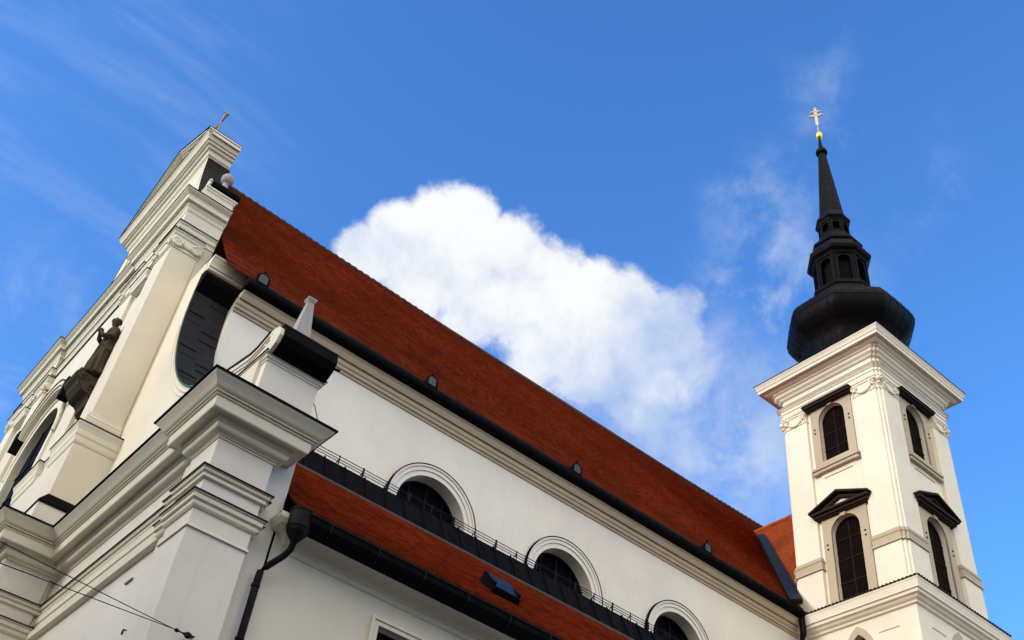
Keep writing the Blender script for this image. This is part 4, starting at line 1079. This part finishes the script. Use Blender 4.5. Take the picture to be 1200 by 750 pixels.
# statue of a robed figure on its console
st = thing('statue', (4.72, 11.05, 21.15), 'dark weathered stone statue of a robed winged figure on a bracket of the church front', 'statue')
SX, SY, SZ = 4.74, 11.05, 21.05
bm = new()
rows = []
body = [(0, .40, .34, 0, 0), (.15, .38, .33, 0, 0), (.5, .34, .30, -.01, 0), (.85, .31, .27, -.03, 0), (1.15, .29, .25, -.02, 0), (1.40, .26, .23, .01, 0), (1.65, .30, .22, .0, 0), (1.85, .31, .21, -.01, 0), (1.98, .24, .17, -.02, 0), (2.06, .10, .09, -.04, 0), (2.13, .09, .085, -.05, 0), (2.20, .125, .11, -.07, 0), (2.30, .15, .125, -.08, 0), (2.40, .135, .115, -.07, 0), (2.48, .07, .07, -.06, 0)]
seg = 28
for z, rx, ry, ox, oy in body:
    ring = []
    for k_ in range(seg):
        a = 2 * PI * k_ / seg
        fold = 1 + (.15 * math.sin(a * 7 + z * 2.2) + .08 * math.sin(a * 12 - z * 3)) * (1 if z < 1.7 else .0)
        ring.append(bm.verts.new((SX + ox + ry * fold * math.cos(a), SY + oy + rx * fold * math.sin(a), SZ + z)))
    rows.append(ring)
for Aa, Bb in zip(rows, rows[1:]):
    for k_ in range(seg): bm.faces.new([Aa[k_], Aa[(k_+1) % seg], Bb[(k_+1) % seg], Bb[k_]])
bm.faces.new(rows[0]); bm.faces.new(rows[-1][::-1])
tube(bm, [(SX + .02, SY - .27, SZ + 1.88), (SX - .06, SY - .36, SZ + 1.52), (SX - .30, SY - .20, SZ + 1.50), (SX - .38, SY - .08, SZ + 1.66)], [.11, .10, .085, .06], 10)
tube(bm, [(SX + .02, SY + .27, SZ + 1.88), (SX - .08, SY + .36, SZ + 1.50), (SX - .30, SY + .18, SZ + 1.55), (SX - .38, SY + .06, SZ + 1.72)], [.11, .10, .085, .06], 10)
ball(bm, (SX - .40, SY - .02, SZ + 1.74), .10, sub=2)
ball(bm, (SX - .205, SY, SZ + 2.30), .035, 1.2, .8, 1.2, 1)
for y in (-.07, .07):
    ball(bm, (SX - .185, SY + y * .8, SZ + 2.335), .022, sub=1)
ball(bm, (SX - .175, SY, SZ + 2.225), .03, .8, 1.4, .5, 1)
for i in range(40):
    a = random.uniform(0, 2*PI); e = random.uniform(.2, 1.4)
    d = Vector((math.cos(a) * math.cos(e) + .35, math.sin(a) * math.cos(e), math.sin(e) - .1)).normalized()
    ball(bm, Vector((SX - .06, SY, SZ + 2.33)) + d * .14, .045, sub=1)
for i in range(9):                          # deep drapery ridges
    a = -2.6 + i * .55
    p0 = Vector((SX + .20 * math.cos(a), SY + .24 * math.sin(a), SZ + 1.35)); p1 = Vector((SX + .33 * math.cos(a + .2), SY + .40 * math.sin(a + .2), SZ + .02))
    tube(bm, [p0, p0.lerp(p1, .5) + Vector((random.uniform(-.05, .05), random.uniform(-.05, .05), 0)), p1], [.03, .05, .065], 8)
tube(bm, [(SX - .2, SY - .2, SZ + 1.2), (SX + .05, SY - .32, SZ + 1.02), (SX + .25, SY - .1, SZ + .85)], [.05, .08, .05], 8)
o = link('figure', bm, DARKSTONE, st)
rm = o.modifiers.new('remesh', 'REMESH'); rm.mode = 'VOXEL'; rm.voxel_size = .017; rm.use_smooth_shade = True
bm = new()
for sgn in (-1, 1):
    w_ = [(.0, 1.3), (.22, 1.45), (.36, 1.85), (.42, 2.35), (.33, 2.58), (.20, 2.55), (.12, 2.2), (.05, 1.8)]
    prism(bm, w_, lambda a, b: (SX + .14 + a * .45, SY + sgn * (.14 + a * .9) - .07, SZ + b), lambda a, b: (SX + .18 + a * .45, SY + sgn * (.14 + a * .9) + .07, SZ + b))
bevel(bm, .03, 2); o = link('wings', bm, DARKSTONE, st)
bm = new()
prism_z(bm, [(4.30, 10.92), (4.26, 11.35), (4.30, 11.8), (5.06, 11.9), (5.06, 10.82)], 20.98, 21.16)
o = link('plinth', bm, DARKSTONE, st)
bm = new()
CON = [(5.07, 20.98), (4.24, 20.98), (4.20, 20.90), (4.24, 20.80), (4.36, 20.70), (4.40, 20.58), (4.55, 20.40), (4.72, 20.36), (4.84, 20.24), (4.90, 20.05), (5.07, 20.0)]
prism_y(bm, CON, 10.85, 11.85); prism_y(bm, [(a + .06, b - .03) for a, b in CON], 10.80, 11.90)
for yy in (10.79, 11.91): spiral(bm, (4.48, yy, 20.78), (1, 0, 0), (0, 0, 1), .16, 1.4, .04); spiral(bm, (4.80, yy, 20.52), (1, 0, 0), (0, 0, 1), .12, 1.3, .03)
link('statue_console', bm, DARKSTONE, CH)

# street wire with its insulators, anchored in the corner pilaster
wr = thing('overhead_wire', (6.38, -.36, 9.54), 'pair of thin dark span wires meeting at insulators anchored in the corner pilaster', 'wire')
E_ = Vector((6.38, -.36, 9.545)); S1 = Vector((2.0, -5.05, 7.60)); S2 = Vector((2.0, -5.58, 7.12))
def ln(a, b, f): return a + (b - a) * f
J = ln(E_, ln(S1, S2, .35), .135)
bm = new()
tube(bm, [J + (S1 - J) * f for f in (0, .5, 1, 2.5)], .007, 6); tube(bm, [J + (S2 - J) * f for f in (0, .5, 1, 2.5)], .007, 6)
link('wire', bm, IRON, wr)
bm = new()
M1 = ln(E_, J, .42); tube(bm, [E_, ln(E_, J, .1), ln(E_, J, .12), ln(E_, J, .25), ln(E_, J, .28), ln(E_, J, .40), ln(E_, J, .5), ln(E_, J, .78), ln(E_, J, .80), ln(E_, J, .86), ln(E_, J, .88), J], [.012, .02, .05, .06, .035, .03, .014, .014, .034, .034, .012, .01], 10)
tube(bm, [E_ + Vector((0, .02, 0)), E_ + Vector((.02, -.05, 0))], .02, 8)
link('insulator', bm, IRON, wr)
